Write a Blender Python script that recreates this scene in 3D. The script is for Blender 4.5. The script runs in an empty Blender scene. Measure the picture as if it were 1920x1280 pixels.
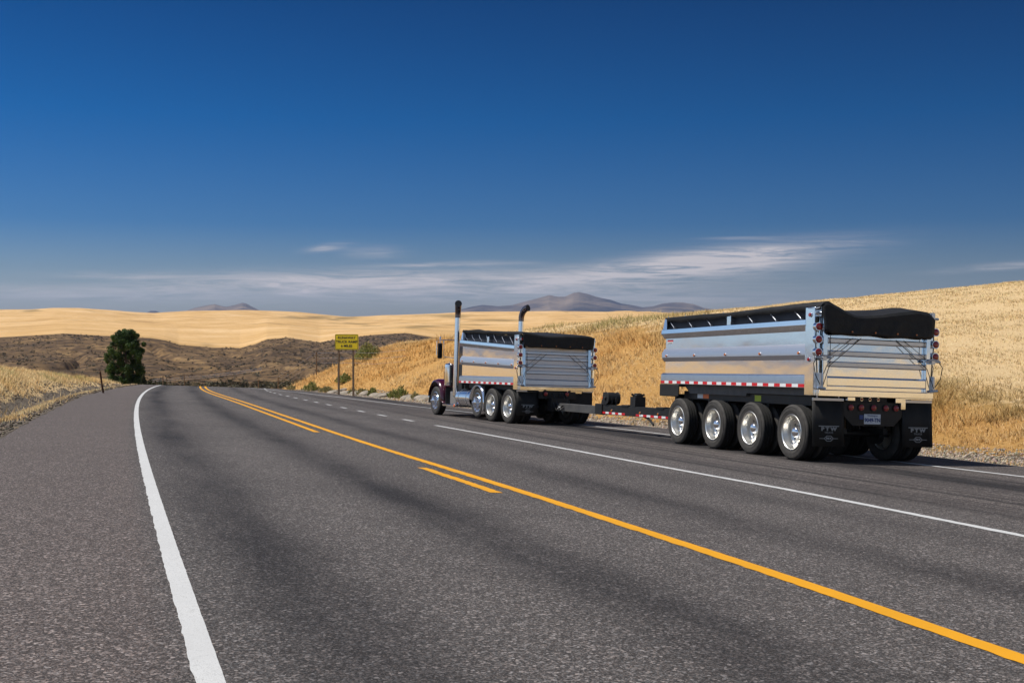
import bpy, math, random
import numpy as np
from mathutils import Vector, Matrix

random.seed(7); RNG = np.random.default_rng(7)
SC = bpy.context.scene
COL = SC.collection
R = math.radians

# ------------------------------------------------------------------ camera
F = 2100.0                                   # focal length in pixels of a 1920 px wide frame
cd = bpy.data.cameras.new("camera"); cam = bpy.data.objects.new("camera", cd); COL.objects.link(cam)
cd.sensor_width = 36.0; cd.lens = 36.0 * F / 1920.0
cd.clip_start = 0.1; cd.clip_end = 90000
cam.location = (0, 0, 0)
cam.rotation_euler = (R(90) - math.atan(40 / F), 0, 0)
SC.camera = cam

# ------------------------------------------------------------------ light
SUN_EL, SUN_AZ = R(62), R(-88)               # azimuth from +Y towards +X
sd = Vector((math.sin(SUN_AZ) * math.cos(SUN_EL), math.cos(SUN_AZ) * math.cos(SUN_EL), math.sin(SUN_EL)))
sl = bpy.data.lights.new("sun", 'SUN'); so = bpy.data.objects.new("sun", sl); COL.objects.link(so)
sl.energy = 3.9; sl.angle = R(0.53); sl.color = (1.0, 0.955, 0.88)
so.rotation_euler = sd.to_track_quat('Z', 'Y').to_euler()
so.location = sd * 100

SC.view_settings.view_transform = 'Standard'; SC.view_settings.look = 'None'
SC.view_settings.exposure = 0.2; SC.view_settings.gamma = 1.0

W = bpy.data.worlds.new("World"); SC.world = W; W.use_nodes = True
wt = W.node_tree; wt.nodes.clear()
def wn(t): return wt.nodes.new(t)
def wl(a, b): wt.links.new(a, b)
def wm(op, a, b=None, c=None, tree=None):
    tree = tree or wt
    n = tree.nodes.new('ShaderNodeMath'); n.operation = op
    for i, v in enumerate((a, b, c)):
        if v is None: continue
        if isinstance(v, (int, float)): n.inputs[i].default_value = v
        else: tree.links.new(v, n.inputs[i])
    return n.outputs[0]
out = wn('ShaderNodeOutputWorld'); bg = wn('ShaderNodeBackground'); wl(bg.outputs[0], out.inputs[0])
bg.inputs[1].default_value = 0.10
sky = wn('ShaderNodeTexSky'); sky.sky_type = 'NISHITA'; sky.sun_disc = False
sky.sun_elevation = SUN_EL; sky.sun_rotation = SUN_AZ; sky.altitude = 600
sky.air_density = 1.0; sky.dust_density = 0.6; sky.ozone_density = 2.0
tc = wn('ShaderNodeTexCoord'); sp = wn('ShaderNodeSeparateXYZ'); wl(tc.outputs['Generated'], sp.inputs[0])
az = wm('ARCTAN2', sp.outputs[0], sp.outputs[1]); el = wm('ARCSINE', sp.outputs[2])
# deep, polarised blue: the sky's tint by elevation
ramp = wn('ShaderNodeValToRGB'); wl(wm('MULTIPLY', el, 1 / R(40)), ramp.inputs[0])
def set_ramp(rp, stops):
    els = rp.color_ramp.elements
    while len(els) > 1: els.remove(els[-1])
    els[0].position = stops[0][0]; els[0].color = (*stops[0][1], 1)
    for p, c in stops[1:]:
        e = els.new(p); e.color = (*c, 1)
SKY_STOPS = [(0.0, (.45, .47, .51)), (.05, (.30, .365, .49)), (.12, (.095, .25, .48)), (.25, (.010, .205, .455)), (.42, (.0, .130, .315)), (1.0, (.0, .105, .28))]
set_ramp(ramp, SKY_STOPS)
ramp2 = wn('ShaderNodeValToRGB'); wl(wm('MULTIPLY', el, 1 / R(40)), ramp2.inputs[0])     # away from the polarised part the sky is paler
set_ramp(ramp2, [(0.0, (.54, .68, .86)), (.08, (.54, .67, .84)), (.3, (.92, .84, .76)), (1.0, (.82, .77, .72))])
side = wm('MULTIPLY', wm('SUBTRACT', wm('ABSOLUTE', az), .52), 3.0); side.node.use_clamp = True
tmix = wn('ShaderNodeMix'); tmix.data_type = 'RGBA'; wl(side, tmix.inputs[0]); wl(ramp.outputs[0], tmix.inputs[6]); wl(ramp2.outputs[0], tmix.inputs[7])
lr = wm('MULTIPLY_ADD', wm('MINIMUM', wm('MAXIMUM', az, -.5), .5), -.42, 1.0)      # the side nearer the sun is a little lighter
hs = wn('ShaderNodeVectorMath'); hs.operation = 'SCALE'; wl(tmix.outputs[2], hs.inputs[0]); wl(lr, hs.inputs[3])
mulc = wn('ShaderNodeMix'); mulc.data_type = 'RGBA'; mulc.blend_type = 'MULTIPLY'; mulc.inputs[0].default_value = 1
wl(sky.outputs[0], mulc.inputs[6]); wl(hs.outputs[0], mulc.inputs[7])
# cirrus: stretched noise gathered in streaks near the horizon
cv = wn('ShaderNodeCombineXYZ'); wl(az, cv.inputs[0]); wl(el, cv.inputs[1])
def noise(sx, sy, det, dist, rot=0.0, off=0.0):
    mp = wn('ShaderNodeMapping'); wl(cv.outputs[0], mp.inputs[0]); mp.inputs['Rotation'].default_value = (0, 0, rot)
    mp.inputs['Scale'].default_value = (sx, sy, 1); mp.inputs['Location'].default_value = (off, off * .7, off)
    n = wn('ShaderNodeTexNoise'); wl(mp.outputs[0], n.inputs[0]); n.inputs['Scale'].default_value = 1
    n.inputs['Detail'].default_value = det; n.inputs['Distortion'].default_value = dist; n.inputs['Roughness'].default_value = .68
    return n.outputs[0]
streak = noise(11, 170, 14, 1.3, -.04); veil = noise(5, 42, 12, 1.0, -.06, 3.1)
def blob(px, py, hx, hy, k, tilt=0.0):
    a0 = math.atan((px - 960) / F); e0 = math.atan((600 - py) / F * math.cos(a0))
    hx, hy = hx / F, hy / F; c, s = math.cos(tilt), math.sin(tilt)
    dx = wm('SUBTRACT', az, a0); dy = wm('SUBTRACT', el, e0)
    u = wm('ADD', wm('MULTIPLY', dx, c / hx), wm('MULTIPLY', dy, s / hx))
    v = wm('ADD', wm('MULTIPLY', dx, -s / hy), wm('MULTIPLY', dy, c / hy))
    r2 = wm('ADD', wm('MULTIPLY', u, u), wm('MULTIPLY', v, v))
    return wm('MULTIPLY', wm('EXPONENT', wm('MULTIPLY', r2, -1.0)), k)
BL = [(1340, 488, 185, 19, 2.1, .10), (1180, 515, 260, 16, 1.2, .05), (1000, 540, 400, 26, .7), (620, 527, 260, 17, 1.4, .02), (520, 552, 430, 18, .4),
      (150, 550, 260, 14, .6), (615, 464, 34, 6, .9, .15), (700, 473, 50, 12, .4), (810, 497, 95, 3.5, .8, .02), (930, 492, 80, 4, .4),
      (250, 517, 110, 6, .6), (1890, 499, 95, 6, .8, .06), (1390, 447, 60, 3, .45), (1260, 565, 260, 18, .35)]
tot = None
for b in BL:
    o_ = blob(*b); tot = o_ if tot is None else wm('ADD', tot, o_)
# the same kind of cirrus goes on round the horizon outside the picture
band = wm('MULTIPLY', wm('EXPONENT', wm('MULTIPLY', wm('POWER', wm('MULTIPLY', wm('SUBTRACT', el, R(2.6)), 1 / R(2.0)), 2.0), -1.0)), .45)
outside = wm('GREATER_THAN', wm('ABSOLUTE', az), .50)
tot = wm('ADD', tot, wm('MULTIPLY', band, outside))
st = wm('MULTIPLY', wm('SUBTRACT', streak, .36), 3.4); st.node.use_clamp = True
ve = wm('MULTIPLY', wm('SUBTRACT', veil, .30), 2.2); ve.node.use_clamp = True
cl = wm('MULTIPLY', tot, wm('ADD', wm('MULTIPLY', st, .62), wm('MULTIPLY', ve, .38)))
puff = wm('ADD', blob(515, 534, 8, 2.6, 1.0), blob(573, 546, 6, 2.4, 1.0))
cl = wm('ADD', cl, wm('MULTIPLY', puff, .8)); cl = wm('MINIMUM', cl, .85)
mixc = wn('ShaderNodeMix'); mixc.data_type = 'RGBA'; wl(cl, mixc.inputs[0])
wl(mulc.outputs[2], mixc.inputs[6]); mixc.inputs[7].default_value = (5.9, 5.4, 5.4, 1)
wl(mixc.outputs[2], bg.inputs[0])
# ---- terrain functions: X right, Y forward, Z up, metres, eye at the origin ----
def _curve(c, Ys, res, lo, hi):
    Yt = np.linspace(lo, hi, 400)
    v = np.polyval(c, Yt) + np.interp(Yt, Ys, res, left=res[0], right=res[-1]) * 0.85
    k = np.exp(-np.linspace(-2, 2, 21) ** 2); k /= k.sum()
    vp = np.concatenate([2 * v[0] - v[1:11][::-1], v, 2 * v[-1] - v[-11:-1][::-1]])
    v = np.convolve(vp, k, 'valid')
    s0 = (v[1] - v[0]) / (Yt[1] - Yt[0]); s1 = (v[-1] - v[-5]) / (Yt[-1] - Yt[-5])
    def f(Y):
        Y = np.asarray(Y, float)
        r = np.interp(Y, Yt, v)
        return r + np.where(Y < lo, (Y - lo) * s0, 0) + np.where(Y > hi, (Y - hi) * s1, 0)
    return f
LF = _curve([1.58987e-06, 0.000327076, -0.361461, 0.429211], [0, 200], [0, 0], 3, 95)
YC = _curve([7.57358e-06, -0.000779617, -0.314076, 4.44734],
            [5.7, 7.1, 8.1, 9.5, 13.5, 20.5, 24.5, 45.0, 52.1, 59.5, 70.3, 94.0],
            [-0.047, 0.034, 0.047, 0.036, 0.015, -0.132, -0.134, 0.119, 0.138, 0.049, -0.062, -0.064], 4.5, 95)
WL = _curve([1.73162e-05, -0.0017202, -0.293597, 8.22834], [10.7, 14.7, 17.5, 22.2, 31.7, 37.7, 44.5, 54.3, 63.1, 78.5],
            [-0.038, 0.103, 0.001, -0.01, -0.139, -0.097, 0.022, 0.164, 0.147, -0.153], 9, 80)
RF = _curve([1.00534e-05, -0.00182964, -0.309503, 14.6832], [18.5, 20.6, 30.0, 31.9, 34.6, 50.6, 76.0, 88.9],
            [-0.001, -0.024, -0.007, 0.107, -0.073, -0.327, 0.528, -0.303], 15, 90)
def LE(Y): return LF(Y) - 2.5 + np.clip((Y - 50) * 0.025, 0, .9)
def RE(Y): return RF(Y) + 2.2
def softplus(x, k): return k * np.logaddexp(0, x / k)
def base(X, Y):
    Xc = np.clip(X, LE(Y) - 3, RE(Y) + 3)
    g = softplus(Y - 96, 2.0) * .09 + softplus(Y - 150, 12) * 0.10
    g = np.where(Y > 420, np.minimum(g, 75), g)
    g = g + softplus(-(Y + 22), 6.0) * .055        # behind the viewpoint the grade levels out
    return -1.35 - .0307 * Xc - .0526 * Y - g
HKY = np.array([-60, 0, 20, 30, 45, 60, 80, 100, 130, 200.])
HKV = np.array([.9, .9, 1.03, 1.24, 2.86, 4.38, 4.54, 4.7, 8.3, 5.87])
HMV = np.array([.035, .045, .10, .127, .115, .101, .091, -.062, -.119, -.101])
def rise_R(e, Y):
    hk = np.interp(Y, HKY, HKV); m = np.interp(Y, HKY, HMV)
    a = .42 * (e - 2.3); b = hk + m * (e - 2.3 - hk / .42)
    k = .6
    r = -k * np.logaddexp(-a / k, -b / k)
    r = np.where(e > 60, r - (e - 60) ** 2 * .0006 * (e < 160) - (e >= 160) * (6 + (e - 160) * .12), r)
    r = softplus(r, .12) - .08
    return np.where(e < 0, 0, r)
def rise_L(e, Y):   # e = distance outside the left pavement edge
    r = 1.45 / (1 + np.exp(-(e - 3.4) / .8)) - .45 * np.exp(-((e - 1.6) / .8) ** 2) + .03 * np.clip(e, 0, 25)
    r = r * np.clip(1 - (Y - 40) / 70, .25, 1)
    r = r - softplus(e - 45, 8) * .1
    return np.where(e < 0, 0, r)
def ground_z(X, Y):
    X = np.asarray(X, float); Y = np.asarray(Y, float)
    z = base(X, Y)
    eR = X - RE(Y); eL = LE(Y) - X
    return z + np.where(eR > 0, rise_R(eR, Y), 0) + np.where(eL > 0, rise_L(eL, Y), 0)

# ------------------------------------------------------------------ helpers
def tag(o, label=None, cat=None, group=None, kind=None):
    if label: o['label'] = label
    if cat: o['category'] = cat
    if group: o['group'] = group
    if kind: o['kind'] = kind
    return o

class MB:
    """collects shapes, then links them as ONE mesh object"""
    def __init__(s): s.v = []; s.f = []; s.m = []
    def add(s, vs, fs, m=0):
        o = len(s.v); s.v += [tuple(p) for p in vs]
        s.f += [tuple(i + o for i in f) for f in fs]; s.m += [m] * len(fs); return s
    def box(s, x0, x1, y0, y1, z0, z1, m=0):
        return s.add([(x, y, z) for z in (z0, z1) for y in (y0, y1) for x in (x0, x1)],
                     [(0, 2, 3, 1), (4, 5, 7, 6), (0, 1, 5, 4), (2, 6, 7, 3), (0, 4, 6, 2), (1, 3, 7, 5)], m)
    def loft(s, A, B, m=0, caps=True):
        n = len(A); fs = [(i, (i + 1) % n, n + (i + 1) % n, n + i) for i in range(n)]
        if caps: fs += [tuple(range(n))[::-1], tuple(range(n, 2 * n))]
        return s.add(list(A) + list(B), fs, m)
    def prism_y(s, prof, y0, y1, m=0, dz0=0.0, dz1=0.0):      # (x, z) profile extruded along y
        return s.loft([(x, y0, z + dz0) for x, z in prof], [(x, y1, z + dz1) for x, z in prof], m)
    def prism_x(s, prof, x0, x1, m=0):                         # (y, z) profile extruded along x
        return s.loft([(x0, y, z) for y, z in prof], [(x1, y, z) for y, z in prof], m)
    def prism_z(s, prof, z0, z1, m=0):
        return s.loft([(x, y, z0) for x, y in prof], [(x, y, z1) for x, y in prof], m)
    def cyl(s, p0, p1, r0, r1=None, n=16, m=0, caps=True):
        p0, p1 = Vector(p0), Vector(p1); r1 = r0 if r1 is None else r1
        d = (p1 - p0).normalized(); a = d.orthogonal().normalized(); b = d.cross(a)
        A = [p0 + (a * math.cos(t) + b * math.sin(t)) * r0 for t in [2 * math.pi * i / n for i in range(n)]]
        B = [p1 + (a * math.cos(t) + b * math.sin(t)) * r1 for t in [2 * math.pi * i / n for i in range(n)]]
        return s.loft(A, B, m, caps)
    def tube(s, pts, r, n=10, m=0):
        pts = [Vector(p) for p in pts]; rs = r if isinstance(r, (list, tuple)) else [r] * len(pts)
        prev = None; rings = []
        for i, p in enumerate(pts):
            d = (pts[min(i + 1, len(pts) - 1)] - pts[max(i - 1, 0)]).normalized()
            a = d.orthogonal().normalized() if prev is None else (prev - d * prev.dot(d)).normalized()
            prev = a; b = d.cross(a)
            rings.append([p + (a * math.cos(t) + b * math.sin(t)) * rs[i] for t in [2 * math.pi * k / n for k in range(n)]])
        vs = [v for ring in rings for v in ring]; fs = []
        for i in range(len(rings) - 1):
            for k in range(n): fs.append((i * n + k, i * n + (k + 1) % n, (i + 1) * n + (k + 1) % n, (i + 1) * n + k))
        fs += [tuple(range(n))[::-1], tuple(range(len(vs) - n, len(vs)))]
        return s.add(vs, fs, m)
    def lathe_x(s, prof, n=32, m=0, c=(0, 0, 0), close=False):  # (a, r): a along x, r radius
        vs = []; fs = []; k = len(prof)
        for i in range(n):
            t = 2 * math.pi * i / n
            vs += [(c[0] + a, c[1] + r * math.cos(t), c[2] + r * math.sin(t)) for a, r in prof]
        for i in range(n):
            j = (i + 1) % n
            for q in range(k if close else k - 1):
                q2 = (q + 1) % k
                fs.append((i * k + q, i * k + q2, j * k + q2, j * k + q))
        return s.add(vs, fs, m)
    def lathe_z(s, prof, n=24, m=0, c=(0, 0, 0)):               # (z, r)
        vs = []; fs = []; k = len(prof)
        for i in range(n):
            t = 2 * math.pi * i / n
            vs += [(c[0] + r * math.cos(t), c[1] + r * math.sin(t), c[2] + a) for a, r in prof]
        for i in range(n):
            j = (i + 1) % n
            for q in range(k - 1): fs.append((i * k + q, j * k + q, j * k + q + 1, i * k + q + 1))
        return s.add(vs, fs, m)
    def build(s, name, mats, parent=None, bevel=0.0, smooth=True, ang=32, loc=None):
        me = bpy.data.meshes.new(name); me.from_pydata(s.v, [], s.f)
        if not isinstance(mats, (list, tuple)): mats = [mats]
        for m in mats: me.materials.append(m)
        me.polygons.foreach_set('material_index', s.m)
        import bmesh
        bm = bmesh.new(); bm.from_mesh(me); bmesh.ops.recalc_face_normals(bm, faces=bm.faces); bm.to_mesh(me); bm.free()
        if smooth:
            me.polygons.foreach_set('use_smooth', [True] * len(me.polygons)); me.set_sharp_from_angle(angle=R(ang))
        o = bpy.data.objects.new(name, me); COL.objects.link(o)
        if parent: o.parent = parent
        if loc: o.location = loc
        if bevel:
            b = o.modifiers.new('bevel', 'BEVEL'); b.width = bevel; b.segments = 2; b.limit_method = 'ANGLE'; b.angle_limit = R(40)
            b.harden_normals = False
        return o

def empty(name, parent=None, loc=(0, 0, 0), rot=(0, 0, 0)):
    o = bpy.data.objects.new(name, None); COL.objects.link(o); o.location = loc; o.rotation_euler = rot
    if parent: o.parent = parent
    o.empty_display_size = .2
    return o
def kids(o): return [c for c in bpy.data.objects if c.parent == o]
def copy_tree(o, parent=None, loc=None, rot=None):
    c = o.copy(); COL.objects.link(c)
    if parent is not None: c.parent = parent
    if loc is not None: c.location = loc
    if rot is not None: c.rotation_euler = rot
    for k in kids(o):
        if k is not c: copy_tree(k, c)
    return c

def fast_mesh(name, verts, faces_n, loop_idx, mats, cols=None, smooth=False):
    """numpy mesh: faces all have faces_n corners"""
    me = bpy.data.meshes.new(name); nv = len(verts); nf = len(loop_idx) // faces_n
    me.vertices.add(nv); me.vertices.foreach_set('co', np.asarray(verts, np.float32).ravel())
    me.loops.add(len(loop_idx)); me.loops.foreach_set('vertex_index', np.asarray(loop_idx, np.int32))
    me.polygons.add(nf); me.polygons.foreach_set('loop_start', np.arange(0, nf * faces_n, faces_n, dtype=np.int32))
    try: me.polygons.foreach_set('loop_total', np.full(nf, faces_n, np.int32))
    except Exception: pass
    for m in (mats if isinstance(mats, (list, tuple)) else [mats]): me.materials.append(m)
    if cols is not None:
        a = me.color_attributes.new('col', 'FLOAT_COLOR', 'POINT')
        c4 = np.ones((nv, 4), np.float32); c4[:, :cols.shape[1]] = cols
        a.data.foreach_set('color', c4.ravel())
    if smooth: me.polygons.foreach_set('use_smooth', np.ones(nf, bool))
    me.update(calc_edges=True); me.validate()
    o = bpy.data.objects.new(name, me); COL.objects.link(o)
    return o
def grid_mesh(name, P, mats, cols=None, smooth=True):          # P: (ny, nx, 3)
    ny, nx = P.shape[:2]; i = np.arange(ny * nx).reshape(ny, nx)
    q = np.stack([i[:-1, :-1], i[:-1, 1:], i[1:, 1:], i[1:, :-1]], -1).reshape(-1)
    return fast_mesh(name, P.reshape(-1, 3), 4, q, mats, None if cols is None else cols.reshape(ny * nx, -1), smooth)

# value noise for terrain shape
def _hash(ix, iy, s):
    n = (ix * 374761393 + iy * 668265263 + s * 974711) & 0x7fffffff
    n = ((n ^ (n >> 13)) * 1274126177) & 0x7fffffff
    return ((n ^ (n >> 16)) & 0xffff) / 65535.0
def vnoise(x, y, s=0):
    x = np.asarray(x, float); y = np.asarray(y, float)
    ix = np.floor(x).astype(np.int64); iy = np.floor(y).astype(np.int64); fx = x - ix; fy = y - iy
    fx = fx * fx * (3 - 2 * fx); fy = fy * fy * (3 - 2 * fy)
    return ((_hash(ix, iy, s) * (1 - fx) + _hash(ix + 1, iy, s) * fx) * (1 - fy) + (_hash(ix, iy + 1, s) * (1 - fx) + _hash(ix + 1, iy + 1, s) * fx) * fy) * 2 - 1
def fbm(x, y, o=4, s=0, g=.5):
    r = 0; a = 1; t = 0
    for i in range(o): r = r + a * vnoise(x * 2 ** i, y * 2 ** i, s + i); t += a; a *= g
    return r / t

# ------------------------------------------------------------------ materials
def mat(name, col=(.5, .5, .5), rough=.6, metal=0.0, spec=.5):
    m = bpy.data.materials.new(name); m.use_nodes = True; b = m.node_tree.nodes['Principled BSDF']
    b.inputs['Base Color'].default_value = (*col, 1); b.inputs['Roughness'].default_value = rough; b.inputs['Metallic'].default_value = metal
    b.inputs['Specular IOR Level'].default_value = spec
    return m
class G:
    """small node-graph helper"""
    def __init__(s, m): s.t = m.node_tree; s.b = s.t.nodes['Principled BSDF']; s.co = s.t.nodes.new('ShaderNodeTexCoord')
    def n(s, t): return s.t.nodes.new(t)
    def l(s, a, b): s.t.links.new(a, b)
    def m(s, op, a, b=None, c=None, clamp=False):
        o = wm(op, a, b, c, s.t); o.node.use_clamp = clamp; return o
    def noise(s, scale, det=4, rough=.55, vec=None, sc3=None, dist=0.0, coord='Object'):
        n = s.n('ShaderNodeTexNoise'); v = vec or s.co.outputs[coord]
        if sc3:
            mp = s.n('ShaderNodeMapping'); s.l(v, mp.inputs[0]); mp.inputs['Scale'].default_value = sc3; v = mp.outputs[0]
        s.l(v, n.inputs[0]); n.inputs['Scale'].default_value = scale; n.inputs['Detail'].default_value = det
        n.inputs['Roughness'].default_value = rough; n.inputs['Distortion'].default_value = dist; return n.outputs[0]
    def ramp(s, f, stops, interp=None):
        r = s.n('ShaderNodeValToRGB'); s.l(f, r.inputs[0]); set_ramp(r, stops)
        if interp: r.color_ramp.interpolation = interp
        return r.outputs[0]
    def mix(s, f, a, b, mode='MIX'):
        n = s.n('ShaderNodeMix'); n.data_type = 'RGBA'; n.blend_type = mode
        for i, v in ((0, f), (6, a), (7, b)):
            if isinstance(v, (int, float)): n.inputs[i].default_value = v
            elif isinstance(v, tuple): n.inputs[i].default_value = (*v, 1)
            else: s.l(v, n.inputs[i])
        return n.outputs[2]
    def bump(s, h, strength=.3, dist=.01):
        n = s.n('ShaderNodeBump'); s.l(h, n.inputs['Height']); n.inputs['Strength'].default_value = strength; n.inputs['Distance'].default_value = dist
        s.l(n.outputs[0], s.b.inputs['Normal']); return n
    def color(s, c): s.l(c, s.b.inputs['Base Color'])

def metal_mat(name, col, rough, wob=.25, grime=.15):
    m = mat(name, col, rough, 1.0); g = G(m)
    a = g.noise(1.5, 2, .45, sc3=(1, .6, 1.3)); b = g.noise(45, 4, .6)
    g.l(g.m('MULTIPLY_ADD', b, .14, rough - .05, clamp=True), g.b.inputs['Roughness'])
    g.color(g.mix(g.m('MULTIPLY', g.m('SUBTRACT', g.noise(6, 6, .65), .5, clamp=True), grime * 6, clamp=True), col, tuple(c * .62 for c in col)))
    g.bump(a, wob, .02)
    return m
ALU = metal_mat('polished_aluminium', (.88, .90, .93), .08, .22, .06)
ALU2 = metal_mat('dull_aluminium', (.60, .62, .66), .28, .06, .2)
RAIL = metal_mat('brushed_aluminium', (.70, .70, .72), .42, .05, .1)
RIM = metal_mat('wheel_aluminium', (.84, .82, .77), .33, .05, .35)
TIPM = mat('heat_blued_chrome', (.16, .14, .15), .25, 1.0)
STACK = mat('stack_chrome', (.86, .87, .90), .20, 1.0)
CHR = mat('chrome', (.86, .87, .90), .06, 1.0)
def noisy(name, c0, c1, scale, rough=.7, bump=.2, dist=.004, det=5, metal=0.0, spec=.4):
    m = mat(name, c0, rough, metal, spec); g = G(m); n = g.noise(scale, det, .6)
    g.color(g.mix(g.m('MULTIPLY_ADD', g.m('SUBTRACT', n, .5), 2.4, .5, clamp=True), c0, c1)); g.bump(n, bump, dist); return m
TYRE = noisy('tyre_rubber', (.038, .035, .032), (.072, .065, .058), 9, .78, .25)
TREAD = noisy('tyre_tread', (.012, .012, .012), (.026, .025, .023), 30, .85, .5)
BLACK = noisy('black_frame_paint', (.010, .010, .011), (.022, .021, .020), 6, .5, .1)
GREYST = noisy('grey_steel', (.060, .060, .062), (.105, .10, .095), 5, .55, .15)
RUBBER = noisy('flap_rubber', (.009, .009, .0095), (.030, .027, .023), 2.2, .7, .15, .004, 8)
TARP = noisy('tarp_vinyl', (.0065, .0065, .007), (.017, .0165, .016), 6, .62, .6, .035, 7)
MESH = noisy('navy_side_board', (.006, .010, .020), (.011, .017, .030), 3, .85, .3, .02)
BURG = mat('burgundy_paint', (.055, .004, .014), .22); BURG.node_tree.nodes['Principled BSDF'].inputs['Coat Weight'].default_value = .8
WHITE = mat('white_print', (.62, .62, .60), .5)
GREYPR = mat('worn_white_print', (.30, .30, .29), .6)
TRED = mat('tape_red', (.62, .012, .02), .35); TWHT = mat('tape_white', (.82, .82, .82), .35)
def lens(name, c):
    m = mat(name, c, .18, 0, .6); g = G(m); v = g.n('ShaderNodeTexVoronoi'); g.l(g.co.outputs['Object'], v.inputs[0]); v.inputs['Scale'].default_value = 90
    g.color(g.mix(v.outputs[0], c, tuple(x * .45 for x in c))); g.b.inputs['Coat Weight'].default_value = .5; return m
RLENS = lens('red_lens', (.42, .012, .016)); ALENS = lens('amber_lens', (.75, .20, .02))
DARKGL = mat('dark_glass', (.01, .012, .014), .05, 0, .8)
CABLE = mat('black_cable', (.012, .012, .012), .6)
YELL = noisy('sign_yellow', (.95, .68, .010), (.86, .60, .02), 4, .45, .05)
BRNP = noisy('weathered_post', (.16, .10, .06), (.26, .18, .11), 8, .85, .3)
RUST = noisy('rusty_steel', (.045, .018, .010), (.09, .035, .018), 14, .9, .4)
SIGNBK = mat('sign_black', (.03, .025, .015), .5)
PLATEW = mat('plate_white', (.62, .66, .70), .4); PLATEB = mat('plate_blue', (.02, .06, .22), .4)
LIME = mat('lime_sticker', (.42, .50, .02), .5); ORNG = mat('orange_reflector', (.75, .14, .02), .35)

def attr_mat(name, rough=.85, mul=None, trans=0.0):
    m = mat(name, (.5, .4, .2), rough, 0, .2); g = G(m)
    a = g.n('ShaderNodeAttribute'); a.attribute_name = 'col'
    g.color(a.outputs['Color'])
    if trans:
        t = g.n('ShaderNodeBsdfTranslucent'); g.l(a.outputs['Color'], t.inputs[0]); mx = g.n('ShaderNodeMixShader'); mx.inputs[0].default_value = trans
        o = [x for x in m.node_tree.nodes if x.type == 'OUTPUT_MATERIAL'][0]
        g.l(g.b.outputs[0], mx.inputs[1]); g.l(t.outputs[0], mx.inputs[2]); g.l(mx.outputs[0], o.inputs[0])
    return m
GRASSM = attr_mat('dry_grass_blades', .8, trans=.4)
LEAFM = attr_mat('leaf_blades', .6, trans=.25)
STONEM = attr_mat('stone_chips', .9)

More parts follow.
